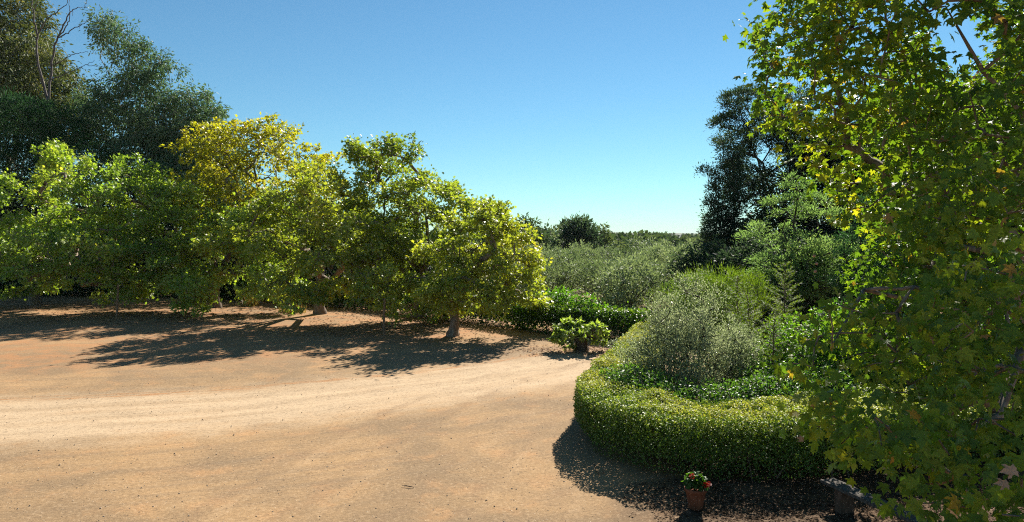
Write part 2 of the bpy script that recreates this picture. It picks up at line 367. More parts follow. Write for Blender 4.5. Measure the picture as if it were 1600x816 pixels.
# ------------------------------------------------------------------ the air
def build_haze():
    m = bpy.data.materials.new('air'); m.use_nodes = True; n, l = m.node_tree.nodes, m.node_tree.links
    n.remove(n['Principled BSDF']); v = n.new('ShaderNodeVolumePrincipled')
    v.inputs['Color'].default_value = (.86, .93, 1, 1); v.inputs['Density'].default_value = .00007; v.inputs['Anisotropy'].default_value = 0
    l.new(v.outputs[0], n['Material Output'].inputs['Volume'])
    lo, hi = np.array([-4200, -4200, -3.0]), np.array([4200, 4600, 60.0])
    V = np.array([[(lo, hi)[i][0], (lo, hi)[j][1], (lo, hi)[k][2]] for i in (0, 1) for j in (0, 1) for k in (0, 1)])
    Q = np.array([[0, 1, 3, 2], [4, 6, 7, 5], [0, 4, 5, 1], [2, 3, 7, 6], [0, 2, 6, 4], [1, 5, 7, 3]])
    o = link('haze', make_mesh('haze', V, Q, m)); o['kind'] = 'stuff'; o.display_type = 'WIRE'
build_haze()

# ------------------------------------------------------------------ trees
def lobes_world(lobes):
    out = []
    for L in lobes:
        px, py, Y, rx, rz = L[:5]; c = at(px, py, Y); a, b = rx * Y / FPX, rz * Y / FPX
        out.append((c, np.array([a, L[5] if len(L) > 5 else (a + b) * .5, b])))
    return out

def hubs_in(lobes, spacing, rng, shell=.55, gap=.36, gapf=.55, seed=0, zmin=.3):
    """twig-end points: spread through each lobe, denser towards its skin, thinned by noise so that the crown has gaps"""
    P = []
    for c, r in lobes:
        vol = 4 / 3 * math.pi * r.prod(); n = int(min(1500, 5 * vol * (1 - shell ** 3) / spacing ** 3 + 12))
        d = rand_dir(n, rng); u = (shell ** 3 + (1 - shell ** 3) * rng.random(n)) ** (1 / 3)
        u = u * (.78 + .5 * noise(d * 2.1 + c * .37, seed + 3))
        P.append(c + d * u[:, None] * r)
    P = np.concatenate(P); P = P[rng.permutation(len(P))]; P = P[P[:, 2] > zmin]
    P = P[noise(P * gapf, seed + 7) > gap]
    keep = np.zeros((0, 3)); grid = {}
    out = []
    for p in P:
        key = tuple(np.floor(p / spacing).astype(int)); ok = True
        for dx in (-1, 0, 1):
            for dy in (-1, 0, 1):
                for dz in (-1, 0, 1):
                    for q in grid.get((key[0] + dx, key[1] + dy, key[2] + dz), ()):
                        if (q[0] - p[0]) ** 2 + (q[1] - p[1]) ** 2 + (q[2] - p[2]) ** 2 < spacing ** 2: ok = False
        if ok: grid.setdefault(key, []).append(p); out.append(p)
    return np.array(out)

def pad_hubs(lobes, spacing, radius, n, rng, seed=0, zmin=.3, tilt=.55, thick=.22, **gk):
    """boughs: flattened, outward-drooping sprays of twig ends"""
    C = hubs_in(lobes, spacing, rng, seed=seed, zmin=zmin, **gk); mid = C.mean(0); mid[2] -= 1.0
    out = []
    for c in C:
        o = c - mid; o[2] *= .4; o = unit(o); nrm = unit(np.array([0, 0, 1.0]) + o * tilt + rng.normal(size=3) * .25)
        a = unit(np.cross(nrm, [0.3, 1, .1])); b = np.cross(nrm, a); R = radius * (.65 + .7 * rng.random()); m = max(3, int(n * (R / radius) ** 2))
        r = R * rng.random(m) ** .5; th = rng.random(m) * 6.283
        P = c + (r * np.cos(th))[:, None] * a + (r * np.sin(th))[:, None] * b + nrm * (rng.normal(size=m) * thick * R - .25 * r ** 2 / R)[:, None]
        out.append(P)
    out = np.concatenate(out); return out[out[:, 2] > zmin]

def grow(base, fork, hubs, r_trunk, rng, mat, parent, tip=.012, bend=.12, leaders=(), sides=6, name='trunk', arch=.10):
    """trunk, then every hub joined to the nearest branch already there; thickness from the number of hubs carried"""
    base, fork = np.asarray(base, float), np.asarray(fork, float)
    nodes, par, paths = [], [], []
    def path(p0, i0, p1, k, jit, arc):
        ids = [i0]
        for q in range(1, k + 1):
            t = q / k; p = p0 + (p1 - p0) * t
            if q < k: p = p + rng.normal(size=3) * jit; p[2] += arc * math.sin(math.pi * t)
            nodes.append(p); par.append(ids[-1]); ids.append(len(nodes) - 1)
        paths.append(ids); return ids[-1]
    nodes.append(base); par.append(-1)
    L = np.linalg.norm(fork - base); f = path(base, 0, fork, 5, L * bend * .15, 0)
    for ld in leaders:
        ld = np.asarray(ld, float); d = np.linalg.norm(ld - fork); path(fork, f, ld, 6, d * .045, d * arch)
    order = np.argsort(np.linalg.norm(hubs - fork, axis=1)); tips = []
    for h in hubs[order]:
        A = np.array(nodes[f if not leaders else f:]) ; d = np.linalg.norm(A - h, axis=1)
        pen = np.maximum(0, np.linalg.norm(A - fork, axis=1) - np.linalg.norm(h - fork)) * 1.5 + .35 * np.maximum(0, A[:, 2] - h[2])
        j = int((d + pen).argmin()) + f; dist = np.linalg.norm(h - nodes[j])
        if dist < .05: continue
        k = 2 if dist < .8 else 3 if dist < 2 else 5
        tips.append(path(nodes[j], j, h, k, dist * .06, dist * arch * .6))
    cnt = np.zeros(len(nodes)); cnt[tips] = 1
    for i in range(len(nodes) - 1, 0, -1): cnt[par[i]] += cnt[i]
    r = np.minimum(tip * np.maximum(cnt, .6) ** .5, r_trunk * .8)
    T = Tubes(); N = np.array(nodes)
    for w, ids in enumerate(paths):
        rr = r[ids].copy()
        if w == 0:
            rr = np.linspace(1, .8, len(ids)) * r_trunk; rr[0] *= 1.5; rr[1] *= 1.08
            P0 = N[ids]; t = np.linspace(0, len(ids) - 1, 16); rr = np.interp(t, range(len(ids)), rr); P0 = np.stack([np.interp(t, range(len(ids)), P0[:, c]) for c in range(3)], 1)
            P0[0, 2] -= .15; T.add(P0, rr, 12, .14, rng); continue
        rr[0] = min(rr[0], rr[1] * 1.4); T.add(N[ids], rr, sides if rr[0] > .03 else 4)
    return T.build(name, mat, parent)

def crown(hubs, per, spread, kind, size, mat, parent, rng, droop=.3, up=.7, centre=None, tseed=0, tmean=.5, flat=.75, name='crown', wide=1., as_mesh=False, svar=.5, tvar=.5):
    n = len(hubs) * per; H = np.repeat(hubs, per, 0)
    off = rng.normal(size=(n, 3)) * spread * (0.6 + .8 * np.repeat(rng.random(len(hubs)), per))[:, None]; off[:, 2] *= flat
    P = H + off
    c = hubs.mean(0) if centre is None else np.asarray(centre)
    outw = unit(P - c)
    D = unit(off) * .6 + outw * .5 + rand_dir(n, rng) * .6; D[:, 2] -= droop
    N = rand_dir(n, rng) * .75 + outw * .35; N[:, 2] += up
    t = tmean + (noise(P * .5, tseed) - .5) * tvar + (np.repeat(rng.random(len(hubs)), per) - .5) * .3 + (rng.random(n) - .5) * .45
    sz = size * (1 - svar / 2 + svar * rng.random(n))
    return make_leaves(name, P, D, N, sz, kind, mat, np.clip(t, 0, 1), parent, rng, wide, as_mesh)

def broad_tree(name, label, cat, base, fork_h, lobes, r_trunk, spacing, per, spread, leaf, size, mat, seed, group=None, bark='bark', leaders=None, px_lobes=True, zmin=.3, **kw):
    rng = RNG(seed); L = lobes_world(lobes) if px_lobes else lobes
    gk = {k: kw.pop(k) for k in ('gap', 'gapf', 'shell') if k in kw}
    lean = kw.pop('lean', (0, 0)); arch = kw.pop('arch', .10)
    pads = kw.pop('pads', None)
    H = pad_hubs(L, *pads, rng, seed=seed, zmin=zmin, **gk) if pads else hubs_in(L, spacing, rng, seed=seed, zmin=zmin, **gk)
    ns = kw.pop('shoots', 0)
    if ns:
        mid = H.mean(0) - np.array([0, 0, .5]); score = np.linalg.norm((H - mid) / H.std(0), axis=1) + .6 * (H[:, 2] - mid[2]) / H[:, 2].std() + rng.random(len(H)) * 1.2
        tip = H[np.argsort(-score)[:ns]]; d = unit(unit(tip - mid) + np.array([0, 0, .5]) + rng.normal(size=tip.shape) * .35); ln = .35 + .55 * rng.random((ns, 1))
        H = np.concatenate([H, tip + d * ln * .5, tip + d * ln])
    b = np.array([base[0], base[1], 0.0]); fk = b + np.array([lean[0], lean[1], fork_h])
    o = thing(name, label, cat, group, tuple(b))
    rel = H - b
    grow((0, 0, 0), fk - b, rel, r_trunk, rng, M[bark], o, leaders=[c - b for c, r in L] if leaders is None else leaders, arch=arch)
    crown(rel, per, spread, leaf, size, M[mat], o, rng, centre=rel.mean(0) - np.array([0, 0, 1.0]), tseed=seed, **kw)
    return o

def px_x(px, Y): return (px - 800) / FPX * Y

G = 'plane trees along the back of the yard'
PT = dict(droop=.35, up=.45, flat=.65)
PG = dict(gap=.36, gapf=.6, shell=.50)
broad_tree('plane_tree', 'broad bright green plane tree at the left edge, low spreading crown', 'tree', (px_x(55, 46), 46), 2.0,
    [(95, 290, 42, 50, 46, 2.6), (30, 330, 42, 50, 60, 3), (165, 305, 41, 60, 50, 3), (215, 315, 43, 50, 50, 2.6), (265, 345, 42, 45, 60, 2.6), (130, 350, 42, 80, 60, 3), (110, 400, 39, 120, 55, 3.2), (230, 410, 41, 90, 50, 3), (10, 380, 43, 70, 85, 3.2), (150, 440, 40, 90, 26, 2.5), (300, 330, 44, 50, 60, 2.5)],
    .32, 0.7, 24, 0.21, 'maple', 0.18, 'plane_green', 101, G, tmean=.5, **PT, **PG, pads=(1.25, .66, 10), shoots=46)
broad_tree('plane_tree', 'tall golden yellow plane tree with an open top, rising above its neighbours', 'tree', (px_x(398, 47), 47), 3.4,
    [(400, 225, 46, 70, 42, 2.6), (350, 250, 46, 60, 60, 2.6), (465, 245, 45, 55, 34, 2.2), (330, 315, 46, 55, 55, 2.6), (420, 300, 46, 70, 50, 2.8), (500, 290, 44, 40, 40, 2)],
    .34, 0.66, 40, 0.21, 'maple', 0.19, 'plane_gold', 102, G, tmean=.55, gap=.44, **PT)
broad_tree('plane_tree', 'plane tree with green skirts of foliage between the left tree and the drooping tree', 'tree', (px_x(338, 44), 44), 2.0,
    [(340, 400, 41, 65, 55, 2.6), (320, 450, 39, 45, 30, 2), (400, 380, 41, 60, 60, 2.6), (400, 440, 40, 60, 35, 2.2), (290, 420, 41, 40, 45, 2)],
    .26, 0.7, 24, 0.21, 'maple', 0.18, 'plane_green', 103, G, tmean=.62, **PT, **PG, pads=(1.25, .66, 10), shoots=46)
broad_tree('plane_tree', 'yellow green plane tree with long drooping boughs in the middle of the row', 'tree', (px_x(500, 40.5), 40.5), 2.2,
    [(505, 330, 36, 80, 62, 3.2), (440, 370, 36, 60, 60, 2.8), (560, 380, 35, 55, 60, 2.6), (520, 430, 34, 90, 50, 3), (600, 440, 33, 36, 40, 1.6), (440, 445, 35, 60, 30, 2.2)],
    .30, 0.66, 24, 0.21, 'maple', 0.17, 'plane_yellow', 104, G, tmean=.42, **PT, **PG, pads=(1.25, .66, 10), shoots=46)
broad_tree('plane_tree', 'tall plane tree with a tufted crown right of the drooping tree', 'tree', (px_x(655, 39), 39), 2.6,
    [(603, 265, 38, 42, 40, 2), (590, 320, 38, 45, 45, 2.2), (640, 300, 38, 40, 40, 2), (685, 315, 37, 46, 42, 2.2), (650, 370, 37, 80, 60, 2.8), (600, 390, 37, 50, 50, 2.4), (680, 440, 36, 60, 42, 2.4), (725, 350, 37, 30, 45, 1.6)],
    .30, 0.68, 24, 0.21, 'maple', 0.17, 'plane_yellow', 105, G, tmean=.28, **PT, gap=.32, gapf=.7, pads=(1.12, .64, 11), shoots=40)
broad_tree('plane_tree', 'small round yellow green plane tree with a visible thick trunk, rightmost of the row', 'tree', (px_x(707, 31.4), 31.4), 1.75,
    [(760, 375, 31.4, 50, 42, 2), (705, 410, 31, 52, 50, 2), (795, 410, 31.4, 48, 52, 2), (740, 445, 31, 78, 38, 2.3), (810, 455, 31.6, 34, 34, 1.3), (690, 462, 31, 36, 28, 1.4)],
    .22, 0.55, 24, 0.17, 'maple', 0.15, 'plane_yellow', 106, G, tmean=.5, gap=.30, gapf=.8, pads=(.90, .50, 11), shoots=30, lean=(.15, 0), zmin=1.05, **PT)

# the dark trees behind the row
EK = dict(droop=.9, up=.15, flat=1.0)
broad_tree('eucalyptus_tree', 'huge dark rounded eucalyptus filling the top left corner', 'tree', (px_x(10, 66), 66), 8,
    [(0, 50, 66, 58, 75, 5), (48, 110, 65, 55, 55, 4), (20, 150, 64, 80, 55, 5), (100, 150, 66, 32, 34, 2.6), (-60, 90, 66, 80, 110, 5), (90, 185, 64, 45, 35, 3)],
    .6, 1.0, 90, .40, 'lance', .36, 'eucalypt_olive', 111, 'eucalyptus trees behind the yard', 'bark_pale', wide=1.9, zmin=6, gap=.28, **EK)
broad_tree('eucalyptus_tree', 'tall blue green eucalyptus leaning left with a pointed top against the sky', 'tree', (px_x(195, 60), 60), 7,
    [(164, 36, 58, 15, 20, 1), (186, 64, 58, 26, 26, 1.4), (205, 98, 58, 34, 36, 2), (262, 104, 58, 26, 17, 1.3), (235, 118, 58, 24, 22, 1.4), (205, 150, 58, 46, 40, 2.6), (180, 200, 58, 50, 46, 3), (245, 200, 58, 46, 44, 2.6), (162, 66, 58.5, 10, 8, .5), (150, 160, 59, 26, 20, 1.4), (220, 250, 57, 60, 40, 2.6)],
    .40, .88, 120, .33, 'lance', .30, 'eucalypt', 112, 'eucalyptus trees behind the yard', 'bark_pale', wide=1.8, gap=.33, zmin=5, **EK)
broad_tree('eucalyptus_tree', 'lower blue green eucalyptus beside the golden plane tree', 'tree', (px_x(310, 60), 60), 6,
    [(300, 175, 58, 42, 34, 2.4), (330, 185, 58, 24, 24, 1.5), (290, 230, 58, 60, 44, 3), (340, 250, 58, 40, 44, 2.5), (310, 290, 57, 80, 40, 3)],
    .4, .88, 120, .33, 'lance', .30, 'eucalypt', 113, 'eucalyptus trees behind the yard', 'bark_pale', wide=1.8, gap=.30, zmin=4, **EK)
broad_tree('pine_tree', 'soft dark green pine behind the left plane tree', 'tree', (px_x(50, 54), 54), 4,
    [(30, 200, 54, 55, 50, 3), (85, 210, 54, 50, 40, 2.6), (20, 255, 53, 60, 45, 3), (110, 255, 53, 50, 36, 2.6)],
    .35, .85, 120, .30, 'lance', .34, 'pine', 114, bark='bark_dark', droop=-.2, up=.3, zmin=3, wide=.9, gap=.25)
broad_tree('evergreen_tree', 'black green evergreen closing the gap behind the left plane tree', 'tree', (px_x(120, 56), 56), 1.5,
    [(60, 350, 56, 130, 60, 3), (200, 345, 56, 90, 55, 3), (0, 400, 56, 90, 70, 4), (120, 420, 55, 130, 50, 3), (240, 400, 55, 110, 60, 3)],
    .4, .95, 50, .5, 'lance', .5, 'dark', 115, 'dark evergreens behind the plane trees', 'bark_dark', wide=2, gap=.25)
broad_tree('evergreen_tree', 'black green evergreen standing behind the golden and drooping plane trees', 'tree', (px_x(450, 54), 54), 1.5,
    [(380, 370, 54, 80, 70, 3), (470, 390, 53, 90, 60, 3), (560, 400, 51, 80, 60, 3), (430, 440, 52, 150, 30, 2.5), (640, 430, 48, 70, 42, 2)],
    .35, .95, 44, .5, 'lance', .5, 'dark', 116, 'dark evergreens behind the plane trees', 'bark_dark', wide=2, gap=.25)

# dead tree
def dead_tree():
    rng = RNG(120); Y = 57; o = thing('dead_tree', 'bare dead tree with grey forked branches against the sky at upper left', 'tree', loc=(px_x(85, Y), Y, 0))
    b = np.array([px_x(85, Y), Y, 0]); T = Tubes()
    def line(pts, r0, r1):
        P = np.array([at(x, y, Y + d) - b for x, y, d in pts]); t = np.linspace(0, len(P) - 1, 4 * len(P))
        P = np.stack([np.interp(t, range(len(P)), P[:, c]) for c in range(3)], 1) + rng.normal(size=(len(t), 3)) * .035
        T.add(P, np.linspace(r0, r1, len(t)) * .6, 6)
    P = np.array([[0, 0, 0], [.1, 0, 5], [-.1, .1, 9], at(75, 160, Y) - b]); T.add(P, [.3, .24, .17, .11], 9)
    line([(75, 160, 0), (57, 92, 0), (58, 55, .3), (53, 30, .4), (50, 0, .6), (47, -14, .6)], .17, .03)
    line([(57, 60, 0), (64, 45, 0), (72, 30, 0), (88, 20, .4), (104, 5, .6), (108, -10, .8)], .11, .03)
    line([(53, 16, .4), (57, 4, 0), (61, -8, 0)], .06, .02)
    line([(75, 160, 0), (82, 90, .4), (90, 58, .4), (100, 38, .4), (110, 18, .2), (120, 12, 0), (134, 12, 0)], .16, .03)
    line([(90, 56, .4), (102, 45, 0), (108, 32, -.2), (109, 15, -.4), (107, -5, -.6)], .09, .025)
    line([(90, 60, .4), (105, 52, .8), (118, 42, 1), (130, 38, 1.2), (136, 30, 1.3), (146, 32, 1.3)], .09, .02)
    line([(132, 10, 0), (137, -2, 0)], .04, .015)
    line([(78, 105, .4), (105, 90, -.5), (122, 83, -1), (137, 81, -1.2)], .08, .02)
    line([(78, 125, .4), (110, 112, -.5), (130, 103, -1), (148, 95, -1.2)], .08, .02)
    line([(133, 102, -1), (150, 103, -1), (162, 106, -1)], .04, .015)
    for x, y in ((73, 22), (80, 25), (89, 44), (113, 20), (124, 40)): line([(x, y + 4, .4), (x + 1, y - 4, .5)], .03, .012)
    T.build('trunk', M['dead'], o)
dead_tree()

# ------------------------------------------------------------------ hedges
def hedge(name, label, path, width, height, leaf_n, size, mat, seed, stems_n=60, sparse=.35, kind='kite', bulge=.08, top_boost=1.0, tmean=.5):
    rng = RNG(seed); P = smooth_path(path, 300); b = np.array([P[:, 0].mean(), P[:, 1].mean(), 0])
    o = thing(name, label, 'hedge', loc=tuple(b))
    s = np.r_[0, np.cumsum(np.linalg.norm(np.diff(P, axis=0), axis=1))]; T = unit(np.gradient(P, axis=0)); Nn = np.stack([-T[:, 1], T[:, 0]], 1)
    def frame(q):
        ip = lambda A: np.stack([np.interp(q, s, A[:, k]) for k in range(A.shape[1])], 1); return ip(P), unit(ip(Nn)), unit(ip(T)), (width[0] + (width[1] - width[0]) * q / s[-1])
    n = leaf_n; q = rng.random(n) * s[-1]; c, nn, tt, w = frame(q)
    # cross-section: round-shouldered box; a in -1..1 around the outline
    per = height * 2 + w; u = rng.random(n) * per
    left, right = u < height, u > height + w; top = ~(left | right)
    lat = np.where(left, -w / 2, np.where(right, w / 2, u - height - w / 2)); z = np.where(left, u, np.where(right, u - height - w, height))
    e = np.maximum(0, np.abs(lat) - (w / 2 - .16)) / .16; z = np.where(top, height - .07 * e ** 2, z)
    sidein = np.where(left | right, np.clip((z - (height - .22)) / .22, 0, 1) ** 2 * .06, 0); lat = lat - np.sign(lat) * sidein
    low = np.where(left | right, np.clip(1 - z / (height * .5), 0, 1), 0); lat = lat * (1 - .22 * low)
    keep = rng.random(n) > low * (1 - sparse) ; 
    XY = c + nn * lat[:, None]; Q = np.c_[XY, z]
    outn = np.where(top[:, None], np.array([0, 0, 1.0]), np.c_[nn * np.sign(lat)[:, None], np.full(n, .15)])
    dep = rng.random(n) ** 1.6 * .26; bump = (fbm(Q * 1.3, seed + 1) - .5) * bulge * 4 + (noise(Q * 5, seed + 2) - .5) * bulge
    keep &= (noise(Q * 3.1, seed + 9) > .22) | (dep > .1)
    Q = Q + outn * (bump - dep)[:, None]
    Q[:, 2] = np.maximum(Q[:, 2], .05)
    D = outn * .35 + rand_dir(n, rng) * 1.0; N = outn * .5 + rand_dir(n, rng) * .9; N[:, 2] += np.where(top, 1.0, .25)
    t = tmean + (noise(Q * .9, seed + 4) - .5) * .7 + (rng.random(n) - .5) * .5 - dep * .4 + np.where(top, .30, -.24)  # last term puts a sunlit top and shaded sides into the leaf tint
    sz = size * (.6 + .7 * rng.random(n))
    Q, D, N, t, sz = Q[keep], D[keep], N[keep], t[keep], sz[keep]
    # the inside
    m = leaf_n // 3; q = rng.random(m) * s[-1]; c, nn, tt, w = frame(q); lat = (rng.random(m) - .5) * (w - .2); z = height * (.22 + .72 * rng.random(m) ** .8)
    Q2 = np.c_[c + nn * lat[:, None], z]; D2 = rand_dir(m, rng); N2 = rand_dir(m, rng)
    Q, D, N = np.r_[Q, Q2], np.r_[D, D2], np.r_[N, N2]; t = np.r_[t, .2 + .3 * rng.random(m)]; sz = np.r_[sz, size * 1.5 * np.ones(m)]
    Q[:, :2] -= b[:2]
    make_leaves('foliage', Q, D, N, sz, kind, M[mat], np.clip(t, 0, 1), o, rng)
    Tb = Tubes()
    for k in range(stems_n):
        c, nn, tt, w = frame(np.array([rng.random() * s[-1]])); p = c[0] + nn[0] * (rng.random() - .5) * w[0] * .75 - b[:2]
        h = height * (.55 + .35 * rng.random()); dx = rng.normal(size=2) * .18
        pts = np.array([[p[0], p[1], -.05], [*(p + dx * .3), h * .35], [*(p + dx * .7), h * .7], [*(p + dx), h]]); pts[1:, :2] += rng.normal(size=(3, 2)) * .03
        Tb.add(pts, [.018, .015, .011, .006], 5)
        for _ in range(2):
            e = pts[1] + np.r_[rng.normal(size=2) * .22, h * .35]; Tb.add(np.array([pts[1], (pts[1] + e) / 2 + rng.normal(size=3) * .03, e]), [.01, .008, .004], 4)
    Tb.build('stems', M['stem'], o)
    return o

# clipped hedge round the planting bed at the right (centre line)
hedge('hedge', 'clipped bright green hedge curving round the planting bed on the right', np.array([[5.6, 27.0], [4.9, 24.5], [4.0, 21.5], [3.0, 18.3], [2.32, 16.0], [2.36, 14.4], [3.15, 13.42], [4.4, 13.2], [6.0, 13.5], [8.0, 14.2], [11, 14.6], [15, 15]]),
      (1.2, 2.3), 1.19, 230000, .048, 'hedge', 201, 130, .22, tmean=.58, bulge=.10)
hedge('hedge', 'long dark clipped hedge along the back of the yard beyond the cabbage tree', np.array([[-44, 53.5], [-30, 53], [-18, 49], [-8, 42.5], [-2.2, 37.2], [1.9, 32.3], [5.3, 29.6], [9.5, 30.4], [14, 33.2]]),
      (1.5, 1.3), 1.35, 60000, .12, 'hedge_dark', 202, 200, .6, tmean=.55)

# ------------------------------------------------------------------ shrubs
def shrub(name, label, base, lobes, spacing, per, spread, leaf, size, mat, seed, stem='stem', group=None, cat='shrub', r=.04, tip=.006, fork=.25, **kw):
    rng = RNG(seed); L = lobes_world(lobes); gk = {k: kw.pop(k) for k in ('gap', 'gapf', 'shell') if k in kw}
    b = np.array([*base, 0.0]); H = hubs_in(L, spacing, rng, seed=seed, zmin=.12, **gk) - b
    o = thing(name, label, cat, group, tuple(b))
    grow((0, 0, 0), (0, 0, fork), H, r, rng, M[stem], o, tip=tip, name='stems', sides=5)
    crown(H, per, spread, leaf, size, M[mat], o, rng, centre=H.mean(0) * np.array([1, 1, .4]), tseed=seed, name='foliage', **kw)
    return o

shrub('silver_shrub', 'large silvery grey leafy shrub inside the curved hedge', (px_x(1085, 17.5), 17.5),
      [(1095, 450, 17.6, 9, 24, .25), (1040, 485, 17.7, 9, 26, .25), (1120, 480, 17.5, 10, 26, .3), (985, 560, 17.2, 14, 26, .35), (1180, 590, 17.2, 18, 30, .45), (1010, 610, 16.4, 30, 20, .5), (1085, 530, 17.4, 42, 50, .8), (1050, 500, 17.8, 30, 50, .6), (1030, 560, 17.1, 45, 45, .8), (1130, 560, 17.3, 45, 48, .9), (1070, 590, 16.7, 60, 42, .9), (1155, 600, 17.1, 32, 40, .7), (1060, 462, 18, 14, 30, .3), (1085, 475, 17.8, 22, 34, .5), (1000, 580, 17, 32, 32, .6), (1110, 500, 17.5, 18, 34, .4), (1165, 555, 17.4, 16, 30, .4), (1020, 520, 17.6, 14, 26, .3), (1060, 610, 16.5, 80, 26, .8), (1140, 612, 16.8, 50, 26, .7), (1090, 570, 17.0, 60, 50, .9)],
      .19, 58, .10, 'kite', .056, 'silver', 301, stem='bark_dark', droop=-.5, up=.25, wide=.8, gap=.40, gapf=1.9, flat=1.3)
shrub('ground_cover_shrub', 'low dark green leafy cover at the foot of the silver shrub', (px_x(1080, 15.6), 15.6),
      [(985, 600, 16.2, 40, 30, .7), (1010, 612, 15.7, 50, 26, .6), (1060, 626, 15.1, 60, 26, .6), (1130, 630, 14.9, 60, 26, .6), (1190, 622, 15.1, 50, 30, .6), (1240, 610, 15.5, 44, 34, .7), (1290, 610, 15.6, 44, 34, .7), (1210, 600, 16.3, 50, 30, .7)],
      .17, 30, .09, 'kite', .075, 'cover', 302, droop=.1, up=.8, gap=.2)
shrub('feathery_shrub', 'bright yellow green feathery shrub behind the silver shrub', (px_x(1115, 24), 24),
      [(1115, 462, 24, 44, 34, .9), (1075, 472, 24, 30, 36, .7), (1160, 462, 24, 36, 36, .7), (1110, 510, 23.6, 60, 36, .9), (1140, 440, 24.5, 14, 20, .4), (1085, 438, 24.5, 10, 16, .3)],
      .26, 60, .13, 'blade', .17, 'feather', 303, droop=-.4, up=.3, wide=1.3)
shrub('leafy_shrub', 'glowing yellow green bush under the near plane tree boughs', (px_x(1290, 17.5), 17.5),
      [(1285, 498, 17.5, 46, 26, .7), (1265, 530, 17.3, 40, 40, .6), (1320, 520, 17.5, 40, 50, .6), (1290, 575, 17.2, 60, 50, .8)],
      .22, 26, .12, 'kite', .10, 'lush', 304, tmean=.75, droop=.3, up=.8)
shrub('leafy_shrub', 'mid green leafy bush filling the bed between the silver shrub and the glowing bush', (px_x(1222, 18), 18),
      [(1215, 545, 18, 34, 40, .7), (1200, 580, 17.6, 34, 36, .6), (1240, 575, 17.8, 34, 40, .7), (1225, 520, 18.2, 18, 26, .4)],
      .21, 28, .11, 'kite', .085, 'lush', 310, tmean=.55, droop=.2, up=.6, gap=.36, gapf=1.5)
shrub('leafy_shrub', 'bright green bush rising above the dark hedge beside the small plane tree', (px_x(872, 33.6), 33.6),
      [(870, 478, 33.4, 32, 22, .9), (845, 490, 33.6, 30, 24, .9), (895, 492, 33.4, 22, 20, .8), (868, 510, 33.6, 50, 26, .9)],
      .28, 26, .15, 'kite', .16, 'lush', 305, tmean=.6, droop=.2, up=.8)
shrub('leafy_shrub', 'fresh green creeper spilling over the dark hedge behind the cabbage tree', (px_x(925, 31.6), 31.6),
      [(915, 480, 31.8, 20, 16, .7), (945, 494, 31.2, 30, 14, .7), (980, 498, 30.6, 26, 10, .6)],
      .26, 24, .14, 'kite', .15, 'lush', 306, tmean=.75, droop=.2, up=.8)
shrub('small_grey_bush', 'tiny grey green bush beside the track at the far end of the curved hedge', (px_x(963, 27.6), 27.6),
      [(963, 541, 27.6, 14, 9, .3)], .13, 14, .07, 'lance', .09, 'silver', 307, wide=2, r=.015, tip=.004, fork=.06, gap=.1)
shrub('dry_bush', 'bare brown twiggy bush behind the small plane tree trunk', (px_x(672, 39), 39),
      [(655, 486, 39, 30, 14, .6), (690, 484, 38.4, 26, 14, .6)], .22, 2, .1, 'kite', .09, 'dry_leaf', 308, stem='dry_stem', tip=.012, r=.05, fork=.1, gap=.1)
shrub('dark_shrub', 'deep green shrubbery at the foot of the dark conifers', (px_x(1150, 33), 33),
      [(1110, 425, 35, 50, 40, 1.5), (1180, 430, 32, 60, 50, 1.5), (1240, 440, 30, 60, 60, 1.5), (1090, 470, 31, 40, 40, 1.2), (1190, 490, 28, 60, 50, 1.4)],
      .42, 44, .22, 'lance', .24, 'dark', 309, wide=2, droop=.2, up=.5, gap=.2, stem='bark_dark', r=.1, tip=.01)
for k, (px, Y, hh, lab) in enumerate([(1345, 17.5, 540, 'dark glossy bush behind the hedge, seen through the near plane boughs'), (1450, 16.5, 520, 'dark bush beyond the bench, half hidden by the near plane boughs'), (1570, 16, 500, 'dark bush at the right edge beyond the near plane boughs')]):
    shrub('leafy_shrub', lab, (px_x(px, Y), Y), [(px, hh + 60, Y, 75, 75, 1.1), (px - 30, hh + 120, Y, 70, 60, 1), (px + 35, hh + 130, Y - .4, 70, 60, 1)],
          .27, 30, .14, 'kite', .13, 'cover', 320 + k, tmean=.45, droop=.2, up=.8, group='bushes behind the near plane tree')

